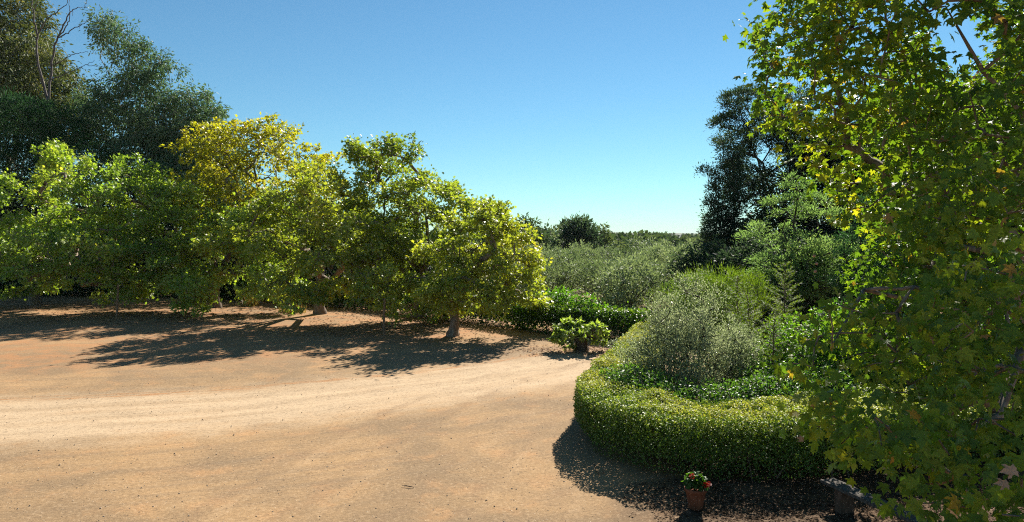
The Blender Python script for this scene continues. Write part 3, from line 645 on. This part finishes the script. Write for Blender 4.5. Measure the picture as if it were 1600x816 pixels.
# young feathery conifers
def young_conifer(label, px, Y, height, seed, mat='feather', spread=.42, step=.055):
    rng = RNG(seed); o = thing('young_conifer', label, 'tree', 'young feathery conifers in the bed', (px_x(px, Y), Y, 0)); T = Tubes()
    zs = np.linspace(0, height, 12); tr = np.c_[np.cumsum(rng.normal(size=12) * .02), np.cumsum(rng.normal(size=12) * .02), zs]
    tr[0, 2] = -.05; T.add(tr, np.linspace(.035, .006, 12), 6)
    P, D, N = [], [], []
    z = .35; a = 0
    while z < height - .05:
        a += 2.4 + rng.normal() * .3; f = z / height; L = height * spread * (1 - f) ** .8 * (.25 + .70 * rng.random()) + .10
        x0 = np.array([np.interp(z, zs, tr[:, 0]), np.interp(z, zs, tr[:, 1]), z]); dr = np.array([math.cos(a), math.sin(a), .05 + .6 * f + .35 * rng.random()])
        t = np.linspace(0, 1, 7); br = x0 + dr * L * t[:, None]; br[:, 2] += -.14 * L * t ** 2 + .1 * L * t ** 3; br += rng.normal(size=br.shape) * .012
        T.add(br, np.linspace(.011, .003, 7), 4)
        side = unit(np.cross(dr, [0, 0, 1]))
        nt = int(L / .055)
        for q in range(nt):
            tq = .12 + .88 * (q + rng.random()) / nt; p = np.array([np.interp(tq, t, br[:, c]) for c in range(3)])
            for sg in (-1, 1):
                sl = L * .28 * (1.1 - tq) + .06; dd = unit(dr * .8 + side * sg * .9 + rng.normal(size=3) * .12)
                m = max(4, int(sl / .013)); tt = np.linspace(0, 1, m)
                P.append(p + dd * sl * tt[:, None]); D.append(np.tile(dd, (m, 1)) + rng.normal(size=(m, 3)) * .55); N.append(np.tile([0, 0, 1.0], (m, 1)) + rng.normal(size=(m, 3)) * .4)
        z += step * (.6 + .8 * rng.random())
    P, D, N = map(np.concatenate, (P, D, N)); n = len(P)
    T.build('trunk', M['stem'], o)
    make_leaves('foliage', P, D, N, .085 * (.7 + .6 * rng.random(n)), 'blade', M[mat], np.clip(.5 + (rng.random(n) - .5) * .6 + (noise(P * 3, seed) - .5) * .6, 0, 1), o, rng, 2.0)
young_conifer('slim young conifer with a bare lower stem just behind the hedge top', 1208, 17.0, 2.6, 401, spread=.30)
young_conifer('young feathery conifer right of the silver shrub, taller and behind the slim one', 1178, 18.8, 3.0, 402)
young_conifer('young conifer with drooping feathery tips in front of the dark conifers', 1225, 21.5, 3.7, 403)
young_conifer('young feathery conifer half hidden between the silver shrub and the feathery shrub', 1150, 20.5, 3.4, 404)
young_conifer('young feathery conifer at the far end of the curved hedge', 1022, 26.0, 2.6, 405)

# conifers at the right
CK = dict(droop=-.25, up=.4)
broad_tree('cypress_tree', 'narrow blackish cypress at the edge of the open sky', 'tree', (px_x(1135, 43), 43), 2.0,
    [(1143, 255, 43, 17, 26, .8), (1132, 310, 43, 27, 40, 1.2), (1130, 365, 43, 32, 40, 1.4), (1135, 405, 43, 36, 40, 1.6), (1106, 268, 43, 10, 6, .4)],
    .26, .44, 110, .20, 'lance', .17, 'dark', 411, bark='bark_dark', gap=.27, gapf=.9, wide=1.6, **CK)
broad_tree('pine_tree', 'open black pine with tufted boughs showing sky between them', 'tree', (px_x(1222, 47), 47), 6,
    [(1160, 160, 47, 28, 22, 1.6), (1135, 190, 47, 24, 12, 1.2), (1190, 200, 47, 40, 26, 2), (1150, 222, 47, 34, 20, 1.6), (1230, 190, 47, 40, 50, 2.4), (1180, 260, 47, 46, 30, 2), (1245, 250, 47, 36, 34, 2), (1160, 300, 46, 26, 24, 1.4)],
    .28, .55, 130, .22, 'lance', .20, 'dark', 412, bark='bark_dark', gap=.42, gapf=.8, wide=1.5, zmin=4, **CK)
broad_tree('soft_conifer', 'fuzzy pale green conifer with a plume like top in front of the black pine', 'tree', (px_x(1243, 29), 29), 1.2,
    [(1244, 296, 29, 18, 26, .6), (1226, 326, 29, 32, 22, .9), (1262, 330, 29, 28, 26, .9), (1205, 365, 29, 36, 26, 1.1), (1245, 372, 29, 44, 30, 1.3), (1215, 405, 28.7, 48, 26, 1.3), (1298, 345, 29, 16, 18, .6), (1300, 395, 28.5, 50, 20, 1.2), (1240, 440, 28.5, 60, 30, 1.5)],
    .16, .44, 120, .17, 'lance', .15, 'soft', 413, bark='bark_dark', gap=.38, gapf=1.0, wide=1.3, droop=-.2, up=.6, flat=.5)
broad_tree('evergreen_tree', 'tall shadowed evergreen behind the fuzzy pale conifer', 'tree', (px_x(1340, 46), 46), 3,
    [(1290, 270, 46, 50, 60, 2.5), (1225, 320, 46, 34, 50, 2), (1200, 385, 45, 50, 50, 2.4), (1350, 230, 46, 70, 80, 3), (1330, 330, 45, 90, 60, 3), (1400, 300, 45, 70, 90, 3), (1340, 400, 43, 110, 60, 3)],
    .4, .8, 55, .4, 'lance', .42, 'dark', 414, 'shadowed evergreens behind the near plane tree', 'bark_dark', wide=2, gap=.3)
broad_tree('evergreen_tree', 'shadowed evergreen at the right edge behind the near plane tree', 'tree', (px_x(1500, 38), 38), 3,
    [(1480, 260, 38, 90, 70, 3), (1560, 250, 38, 90, 100, 3), (1450, 350, 37, 100, 70, 3), (1570, 380, 36, 110, 80, 3), (1430, 420, 34, 110, 50, 2.6), (1520, 450, 33, 120, 50, 2.6), (1640, 300, 36, 80, 120, 3)],
    .4, .75, 55, .38, 'lance', .40, 'dark', 415, 'shadowed evergreens behind the near plane tree', 'bark_dark', wide=2, gap=.28)
broad_tree('soft_conifer', 'dusky soft conifer low behind the near plane boughs', 'tree', (px_x(1390, 26), 26), 1.2,
    [(1380, 330, 26, 36, 34, 1), (1370, 390, 26, 56, 40, 1.3), (1420, 380, 26, 50, 40, 1.2), (1390, 440, 25.6, 80, 36, 1.5)],
    .14, .44, 100, .17, 'lance', .17, 'pine', 416, bark='bark_dark', gap=.36, wide=1.3, droop=-.2, up=.6, flat=.5)

# ------------------------------------------------------------------ olive grove
def olive_proto(seed):
    rng = RNG(seed)
    lobes = [(np.array([rng.normal() * .7, rng.normal() * .7, 2.0 + rng.normal() * .35]), np.array([.8, .8, .7]) * (.8 + .4 * rng.random())) for _ in range(7)]
    lobes.append((np.array([0, 0, 1.8]), np.array([1.5, 1.5, 1.25])))
    o = broad_tree('olive_tree', 'grey green olive tree in the grove beyond the hedge', 'tree', (0, 0), .7, lobes, .16, .50, 60, .17, 'lance', .20, 'olive', seed,
                   'olive trees of the grove', 'bark_dark', px_lobes=False, droop=-.1, up=.4, wide=1.9, gap=.33, flat=1.0)
    return o
protos = [olive_proto(s) for s in (501, 502, 503)]
rng = RNG(55); spots = []
for r, Y in enumerate(np.r_[36, 40.5, 45.5, 51, 57, 63.5, 70.5, 78]):
    for x in np.arange(-9, 34, 4.8):
        X = x + (r % 2) * 1.8 + rng.normal() * .5; y = Y + rng.normal() * .6; px = 800 + X / y * FPX
        if 755 < px < 1125 and not (Y < 37 and px < 905): spots.append((X, y))
for i, (X, y) in enumerate(spots):
    sc = .85 + .40 * rng.random()
    if y < 42: sc *= .86
    if i < 3:
        protos[i].location = (X, y, -.02); protos[i].scale = (sc,) * 3; protos[i].rotation_euler[2] = rng.random() * 6.28
    else: copy_thing(protos[i % 3], (X, y, -.02), rng.random() * 6.28, sc)

# trees beyond the grove
FT = 'trees standing beyond the olive grove'
broad_tree('dark_round_tree', 'tall dark rounded tree standing out above the olive grove', 'tree', (px_x(905, 88), 88), 2,
    [(905, 365, 88, 22, 22, 2), (895, 372, 88, 14, 16, 1.6), (917, 372, 88, 14, 18, 1.6), (905, 384, 88, 20, 14, 1.8)],
    .3, .75, 46, .38, 'lance', .55, 'dark', 511, FT, 'bark_dark', wide=2, droop=-.4, up=.3, tmean=.6)
broad_tree('green_round_tree', 'lighter green tree just right of the tall dark rounded tree', 'tree', (px_x(944, 96), 96), 2,
    [(944, 370, 96, 12, 14, 1.4), (940, 382, 96, 18, 12, 1.6), (956, 384, 96, 14, 10, 1.4)],
    .25, .75, 40, .38, 'lance', .55, 'far', 512, FT, 'bark_dark', wide=2, tmean=.85)
broad_tree('green_round_tree', 'small rounded tree peeping over the right shoulder of the small plane tree', 'tree', (px_x(822, 84), 84), 2,
    [(822, 360, 84, 16, 15, 1.6), (832, 374, 84, 18, 14, 1.6), (808, 372, 84, 16, 14, 1.6)],
    .25, .75, 42, .38, 'lance', .52, 'far', 513, FT, 'bark_dark', wide=2, tmean=.4)
def far_proto(seed, mat):
    rng = RNG(seed); lobes = [(np.array([rng.normal() * 1.3, rng.normal() * 1.3, 3.0 + rng.normal() * .6]), np.array([1.7, 1.7, 1.4]) * (.7 + .5 * rng.random())) for _ in range(5)]
    lobes.append((np.array([0, 0, 2.0]), np.array([2.4, 2.4, 1.6])))
    return broad_tree('broadleaf_tree', 'muted green tree in the belt beyond the olive grove', 'tree', (0, 0), 1.0, lobes, .22, .8, 30, .42, 'lance', .62, mat, seed, 'belt of trees beyond the olive grove', 'bark_dark', px_lobes=False, wide=2, gap=.3)
fp = [far_proto(521, 'far'), far_proto(522, 'dark'), far_proto(523, 'olive')]
rng = RNG(77); fs = []
for Y in (92, 102, 114, 128):
    for px in np.arange(775, 1130, 32 * 92 / Y * 1.15):
        if abs(px - 905) < 16 and Y < 100: continue
        fs.append((px + rng.normal() * 8, Y + rng.normal() * 2.5))
for i, (px, Y) in enumerate(fs):
    sc = .50 + .32 * rng.random() + (.42 if px < 875 else 0)
    if i < 3: fp[i].location = (px_x(px, Y), Y, -.05); fp[i].scale = (sc,) * 3
    else: copy_thing(fp[int(rng.integers(0, 3)) if px > 880 else int(rng.integers(0, 2))], (px_x(px, Y), Y, -.05), rng.random() * 6.28, sc)

def far_wood():
    rng = RNG(88); P, t = [], []
    for k in range(420):
        Y = 150 * (9 ** rng.random()); px = 300 + 1000 * rng.random(); x = px_x(px, Y); h = 2.6 + 2.0 * rng.random() + Y * .0055
        n = 130 if Y < 500 else 60; d = rand_dir(n, rng); r = np.array([3.2, 3.2, h * .5]) * (.8 + .5 * rng.random())
        if Y > 500: r *= np.array([2.2, 2, 1.1])
        P.append(np.array([x, Y, h * .5]) + d * r * (.75 + .3 * rng.random((n, 1)))); t.append(np.clip(rng.random() * .7 + .3 * rng.random(n), 0, 1))
    P = np.concatenate(P); t = np.concatenate(t); n = len(P)
    N = rand_dir(n, rng); N[:, 2] += .8; sz = .9 + P[:, 1] * .0035
    o = make_leaves('distant_wood', P, rand_dir(n, rng), N, sz, 'kite', M['far'], t, None, rng, 1.4); o['kind'] = 'stuff'; o['label'] = 'far-off band of dark woodland along the horizon'
far_wood()

# ------------------------------------------------------------------ the near plane tree at the right
def near_plane():
    rng = RNG(601); b = np.array([8.4, 8.6, 0.0])
    o = thing('plane_tree', 'near plane tree with large lobed leaves hanging in from the right edge', 'tree', loc=tuple(b))
    up = [(1240, 60, 10.5, 58, 60, 1.3), (1236, 145, 10.5, 42, 46, 1.2), (1330, 60, 9.6, 90, 90, 1.5), (1316, 175, 9.6, 62, 70, 1.4), (1365, 290, 9.2, 48, 46, 1.0), (1300, 240, 10, 30, 30, .8), (1440, 230, 8.6, 90, 80, 1.4),
          (1425, 345, 8.2, 56, 46, 1.0), (1540, 210, 7.4, 80, 90, 1.3), (1440, 20, 8.8, 90, 40, 1.3), (1570, 10, 7.8, 80, 36, 1.2), (1580, 120, 7.2, 40, 60, .9), (1530, 330, 7.0, 90, 60, 1.2), (1600, 320, 6.2, 60, 90, 1), (1400, 130, 9.4, 50, 60, 1.2),
          (1405, 430, 13.2, 50, 46, 1.4), (1350, 520, 13.2, 40, 40, 1.0), (1420, 510, 12.8, 60, 50, 1.2), (1500, 560, 12.2, 70, 60, 1.3), (1420, 590, 11.6, 50, 40, 1), (1470, 330, 14, 90, 70, 1.8), (1500, 170, 14.5, 90, 80, 1.8), (1560, 420, 13, 90, 70, 1.8), (1400, 250, 13.5, 60, 60, 1.6),
          (1330, -60, 10.5, 80, 60, 1.5), (1430, -100, 11, 90, 70, 1.8), (1480, 120, 13.5, 80, 70, 1.8), (1560, -90, 11, 100, 90, 2), (1650, 0, 11.5, 80, 100, 2), (1620, 200, 12.5, 100, 120, 2.2), (1620, -220, 8.5, 120, 90, 2), (1700, 150, 9, 110, 160, 2)]
    lo = [(1290, 480, 6.6, 40, 34, .5), (1300, 560, 6.4, 56, 60, .6), (1390, 530, 6.2, 80, 70, .8), (1480, 480, 6.0, 80, 50, .8), (1370, 650, 5.6, 80, 60, .7), (1460, 620, 5.4, 90, 70, .8), (1560, 560, 5.0, 80, 80, .7),
          (1490, 730, 5.0, 50, 56, .5), (1540, 700, 4.6, 80, 80, .6), (1385, 672, 4.6, 50, 28, .3), (1490, 785, 4.3, 56, 40, .4), (1575, 790, 4.1, 70, 50, .4), (1430, 800, 4.6, 26, 24, .25), (1570, 440, 5.0, 60, 50, .6), (1310, 680, 5.8, 34, 22, .3)]
    # limbs reach from the trunk out of the frame
    Hu = hubs_in(lobes_world(up), .355, rng, seed=601, zmin=1.2, gap=.33, gapf=.9) - b
    Hl = hubs_in(lobes_world(lo), .26, rng, seed=602, zmin=.6, gap=.39, gapf=1.5) - b
    cut = lambda H: H[~((((H + b)[:, 0] / (H + b)[:, 1] * FPX + 800 - 1505) / 62) ** 2 + (((CAM_Z - (H + b)[:, 2]) / (H + b)[:, 1] * FPX + HOR - 72) / 44) ** 2 < 1)]
    Hu = cut(Hu); H = np.r_[Hu, Hl]
    ld = [at(px, py, Y) - b for px, py, Y in ((1240, 60, 10.5), (1330, 180, 9.6), (1440, 20, 8.8), (1540, 210, 7.4), (1400, 340, 8.2), (1460, 560, 5.8), (1300, 540, 6.4), (1540, 660, 4.8), (1400, 420, 13.5), (1500, 250, 14.5))]
    grow((0, 0, 0), (-.3, 0, 3.2), H, .42, rng, M['bark'], o, leaders=ld, tip=.0055, arch=.14, sides=7)
    def shoots(Hh, per, ln, size):
        n = len(Hh) * per; base = np.repeat(Hh, per, 0) + rng.normal(size=(n, 3)) * ln * .55
        outw = unit(np.repeat(Hh, per, 0) - np.array([0, 0, 4.0])); D = outw * .5 + rand_dir(n, rng) * .75; D[:, 2] -= .75
        N = rand_dir(n, rng) * .6; N[:, 2] += .75; N[:, 1] -= .25
        t = np.clip(.50 + (noise(base * .8, 5) - .5) * .5 + (rng.random(n) - .5) * .5, 0, .88); rare = rng.random(n); t = np.where(rare > .985, .93 + .07 * rng.random(n), t)
        return base, D, N, size * (.5 + .7 * rng.random(n)), t
    A = shoots(Hu, 25, .25, .112); B = shoots(Hl, 21, .20, .090)
    P, D, N, sz, t = (np.concatenate([a, c]) for a, c in zip(A, B))
    make_leaves('crown', P, D, N, sz, 'plane', M['plane_near'], t, o, rng)
    # dry leaves and seed balls that hang at the twig ends
    for k, (px, py, Y, s) in enumerate([(1588, 735, 3.6, .14), (1575, 757, 3.6, .12), (1492, 803, 3.4, .10), (1392, 738, 4.6, .10), (1252, 690, 5.8, .10)]):
        p = at(px, py, Y) - b
        ds = unit(rng.normal(size=(1, 3)) * .6 + np.array([[-.5, -.2, -.3]])); V, F, kk = leaf_arrays(p[None], ds, np.array([[.2, -.8, .6]]), s * .52, 'plane', rng)
        link('dry_leaf', make_mesh('dry_leaf', V, F, M['dry_leaf'], np.full(len(V), .75)), o)
    import bmesh
    for px, py, Y in [(1272, 400, 5.2), (1276, 412, 5.2), (1274, 424, 5.2), (1532, 100, 5.6), (1528, 113, 5.6), (1522, 121, 5.6)]:
        bm = bmesh.new(); bmesh.ops.create_icosphere(bm, subdivisions=3, radius=.011)
        for v in bm.verts: v.co *= 1 + .12 * (rng.random() - .5)
        me = bpy.data.meshes.new('seed_ball'); bm.to_mesh(me); bm.free(); me.materials.append(M['seed'])
        s = link('seed_ball', me, o); s.location = at(px, py, Y) - b
near_plane()

# ------------------------------------------------------------------ cabbage tree on the verge
def cabbage_tree():
    rng = RNG(701); Y = 27.3; b = np.array([px_x(908, Y), Y, 0]); o = thing('cabbage_tree', 'squat cabbage tree with a thick dark trunk beside the track', 'tree', loc=tuple(b)); T = Tubes()
    T.add([[0, 0, -.1], [.02, 0, .06], [0, 0, .3], [-.03, 0, .52], [-.05, 0, .62]], [.34, .28, .23, .26, .16], 14, .2, rng)
    P, D, N, hubs = [], [], [], []
    for k in range(13):
        a = k * 2.4 + rng.random(); L = .45 + .45 * rng.random(); s = np.array([.14 * math.cos(a), .14 * math.sin(a), .5])
        e = np.array([L * math.cos(a) * 1.05, L * math.sin(a), .66 + .34 * rng.random()])
        if k > 9: e = np.array([rng.normal() * .25, rng.normal() * .2, 1.0 + .08 * rng.random()])
        mid = (s + e) / 2 + np.array([0, 0, .08]); T.add([s, mid, e], [.09, .055, .035], 7, .1, rng); hubs.append(e)
    for k, (x, y, z) in enumerate([(-.95, 0, .45), (-.6, -.2, .28), (.75, -.1, .4), (-.8, .2, .62)]):
        e = np.array([x, y, z]); T.add([[-.05, 0, .5], e * .5 + np.array([0, 0, .35]), e], [.06, .04, .02], 6); hubs.append(e)
    for e in hubs:
        for j in range(11):
            a = rng.random() * 6.28; d = unit(np.array([math.cos(a), math.sin(a), .7 - 1.2 * rng.random()])); Lp = .12 + .14 * rng.random(); tip = e + d * Lp
            for f in range(8):
                q = unit(d + rng.normal(size=3) * .75); P.append(tip); D.append(q + np.array([0, 0, -.2])); N.append(np.array([0, 0, 1.3]) + rng.normal(size=3) * .5)
    P, D, N = map(np.array, (P, D, N)); n = len(P)
    T.build('trunk', M['bark_dark'], o); make_leaves('crown', P, D, N, .21 * (.6 + .7 * rng.random(n)), 'lance', M['cabbage'], rng.random(n), o, rng, 2.6)
cabbage_tree()

# ------------------------------------------------------------------ posts, bench, pot, litter
def post(label, px, Y, h, lean):
    rng = RNG(int(px)); o = tag(bpy.data.objects.new('wooden_post', None), label, 'post', 'wooden posts under the plane trees'); bpy.data.objects.remove(o)
    T = Tubes(); zs = np.linspace(-.2, h, 9); T.add(np.c_[lean * zs + rng.normal(size=9) * .008, rng.normal(size=9) * .008, zs], np.linspace(.062, .05, 9), 9, .1, rng)
    T.add([[lean * h, 0, h - .004], [lean * h, 0, h + .012], [lean * h, 0, h + .018]], [.05, .035, .001], 9)
    q = T.build('wooden_post', M['post']); q.location = (px_x(px, Y), Y, 0); tag(q, label, 'post', 'wooden posts under the plane trees')
post('thin wooden post in the dirt under the left plane tree', 182, 38.1, 1.9, .05)
post('thin dark wooden post under the drooping plane tree', 600, 31.4, 1.7, .01)

def box_mesh(name, dims, mat, parent, loc, rot=(0, 0, 0), bevel=.008, seed=0):
    import bmesh
    rng = RNG(seed); bm = bmesh.new(); bmesh.ops.create_cube(bm, size=1)
    for v in bm.verts: v.co = Vector((v.co.x * dims[0], v.co.y * dims[1], v.co.z * dims[2]))
    bmesh.ops.subdivide_edges(bm, edges=[e for e in bm.edges if e.calc_length() > .5], cuts=8, use_grid_fill=True)
    for v in bm.verts: v.co += Vector(rng.normal(size=3) * .004)
    bmesh.ops.bevel(bm, geom=[e for e in bm.edges if len(e.link_faces) == 2 and e.calc_face_angle(0) > .8], offset=bevel, segments=2, affect='EDGES')
    me = bpy.data.meshes.new(name); bm.to_mesh(me); bm.free(); me.materials.append(mat)
    o = link(name, me, parent); o.location = loc; o.rotation_euler = rot; return o

def bench():
    a = np.array([5.35, 11.6]); e = np.array([6.1, 9.4]); d = (e - a) / np.linalg.norm(e - a); L = float(np.linalg.norm(e - a)); mid = (a + e) / 2
    o = thing('bench', 'low weathered plank bench on two stub legs in the shade at lower right', 'bench', loc=(mid[0], mid[1], 0)); o.rotation_euler[2] = math.atan2(d[1], d[0])
    box_mesh('seat', (L, .30, .05), M['plank'], o, (0, 0, .385), seed=1)
    for s in (-1, 1): box_mesh('leg', (.16, .26, .40), M['bench_leg'], o, (s * (L / 2 - .38), 0, .155), seed=3 + s)
bench()

def pot():
    rng = RNG(801); Y = 11.35; o = thing('flower_pot', 'terracotta pot of red geraniums standing against the hedge foot', 'plant pot', loc=(px_x(1087, Y), Y, 0))
    prof = [(0, .01), (.10, .0), (.115, .02), (.15, .22), (.165, .29), (.185, .30), (.188, .35), (.17, .356), (.158, .34), (.15, .30), (0, .295)]
    k = 28; th = np.arange(k) * 2 * math.pi / k; V = np.array([[r * math.cos(t), r * math.sin(t), z] for r, z in prof for t in th])
    i = np.arange(len(prof) - 1)[:, None] * k; j = np.arange(k)[None]; Q = np.stack([i + j, i + (j + 1) % k, i + k + (j + 1) % k, i + k + j], -1).reshape(-1, 4)
    link('pot', make_mesh('pot', V, Q, M['terracotta'], smooth=True), o)
    n = 420; c = np.array([0, 0, .42]); d = rand_dir(n, rng); d[:, 2] = np.abs(d[:, 2]) - .15; P = c + d * np.array([.2, .2, .2]) * (.4 + .6 * rng.random((n, 1)))
    N = d * .5 + rand_dir(n, rng) * .4; N[:, 2] += .7
    make_leaves('foliage', P, rand_dir(n, rng) + d * .6, N, .055 * (.6 + .8 * rng.random(n)), 'oval', M['geranium'], rng.random(n), o, rng, 1.6)
    T = Tubes()
    for q in range(12):
        e = c + rand_dir(1, rng)[0] * np.array([.14, .14, .12]); T.add([[e[0] * .2, e[1] * .2, .29], (e + np.array([0, 0, .3])) / 2 * np.array([1, 1, 1]), e], [.006, .005, .003], 5)
    for f in [(-.09, -.12, .58), (.12, -.15, .45), (.19, -.1, .44), (.15, -.05, .41)]:
        T.add([[f[0] * .3, f[1] * .3, .30], [f[0] * .7, f[1] * .7, (.3 + f[2]) / 2 + .03], f], [.004, .004, .003], 4)
        m = 34; dd = rand_dir(m, rng); P = np.array(f) + dd * .028
        make_leaves('flower', P, dd + rand_dir(m, rng) * .5, rand_dir(m, rng) + dd, .026, 'oval', M['petal'], rng.random(m), o, rng, 1.5)
    T.build('stems', M['geranium'], o)
pot()

def scatter(name, label, n, size, mat, seed, fn, kind='maple', up=1.4):
    rng = RNG(seed); XY = fn(rng, n); P = np.c_[XY, ground_z(XY) + .012 + .02 * rng.random(len(XY))]; n = len(P)
    D = rand_dir(n, rng); D[:, 2] *= .25; N = rand_dir(n, rng) * .5; N[:, 2] += up
    o = make_leaves(name, P, D, N, size * (.5 + .9 * rng.random(n)), kind, M[mat], rng.random(n), None, rng); o['kind'] = 'stuff'; o['label'] = label
def lit_right(rng, n):
    x = 1.6 + 8 * rng.random(n) ** .8; y = 9.6 + 4.2 * rng.random(n); XY = np.c_[x, y]; k = fbm(np.c_[XY * .9, np.zeros(n)], 41) + (x - 3.6) * .16 > .42
    return XY[k]
def lit_left(rng, n):
    x = -36 + 40 * rng.random(n); y = 31 + 18 * rng.random(n); XY = np.c_[x, y]; front = 32 - .24 * (x + 2)
    k = (fbm(np.c_[XY * .35, np.zeros(n)], 43) + (y - front) * .05 > .5) & (y > front - 4); return XY[k]
def lit_verge(rng, n):
    XY = np.c_[3.0 + rng.normal(size=n) * 1.5, 27.4 + rng.normal(size=n) * .7]; return XY
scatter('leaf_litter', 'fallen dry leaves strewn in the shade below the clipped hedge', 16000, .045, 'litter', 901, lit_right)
scatter('leaf_litter', 'fallen dry leaves strewn under the row of plane trees', 9000, .09, 'litter', 902, lit_left)
scatter('leaf_litter', 'dry brown leaf scraps on the verge round the cabbage tree', 1200, .09, 'dry_leaf', 903, lit_verge)

def pebbles():
    rng = RNG(910); n = 2600; Y = 9.8 + 22 * rng.random(n) ** 1.5; X = px_x(1000 * rng.random(n) - 20, Y); XY = np.c_[X, Y]; z = ground_z(XY)
    ico = np.array([[0, 0, 1], [.9, 0, .1], [.28, .85, .1], [-.73, .53, .1], [-.73, -.53, .1], [.28, -.85, .1], [0, 0, -.6]]); F = np.array([[0, 1, 2], [0, 2, 3], [0, 3, 4], [0, 4, 5], [0, 5, 1], [6, 2, 1], [6, 3, 2], [6, 4, 3], [6, 5, 4], [6, 1, 5]])
    s = .006 + .016 * rng.random(n) ** 4; V = np.c_[XY, z][:, None] + s[:, None, None] * ico[None] * (.7 + .6 * rng.random((n, 7, 1))); FF = F[None] + (np.arange(n) * 7)[:, None, None]
    m = bark_mat('pebble', (.14, .10, .07), (.45, .36, .27), 30, .1)
    o = link('pebbles', make_mesh('pebbles', V.reshape(-1, 3), FF.reshape(-1, 3), m)); o['kind'] = 'stuff'; o['label'] = 'small stones scattered over the dirt yard'
pebbles()

def stick():
    T = Tubes(); a, e = at(627, 757, 0), 0; Y = 4800 / (762 - 372); c = np.array([px_x(637, Y), Y])
    T.add([[-.11, .03, .02], [-.03, .01, .03], [.05, -.02, .026], [.12, -.035, .018]], [.006, .009, .009, .005], 6)
    q = T.build('stick', M['bark_dark']); q.location = (*c, float(ground_z(c[None])[0])); tag(q, 'short dark stick lying on the open dirt in the foreground', 'stick')
stick()

def tuft(px, Y, h, seed, label):
    rng = RNG(seed); n = 260; P = np.c_[rng.normal(size=(n, 2)) * .22, np.zeros(n)]; D = rng.normal(size=(n, 3)) * .3; D[:, 2] = 1; N = rand_dir(n, rng)
    q = make_leaves('dry_grass_tuft', P, D, N, h * (.4 + .8 * rng.random(n)), 'blade', M['straw'], rng.random(n), None, rng); q.location = (px_x(px, Y), Y, 0)
    tag(q, label, 'grass', 'dry grass tufts under the plane trees')
tuft(391, 45, .75, 921, 'tall yellow dry grass tuft under the golden plane tree')
tuft(450, 41.5, .5, 922, 'low yellow dry grass tuft under the drooping plane tree')
tuft(462, 41.0, .5, 923, 'straw coloured grass tuft just right of the low yellow one')
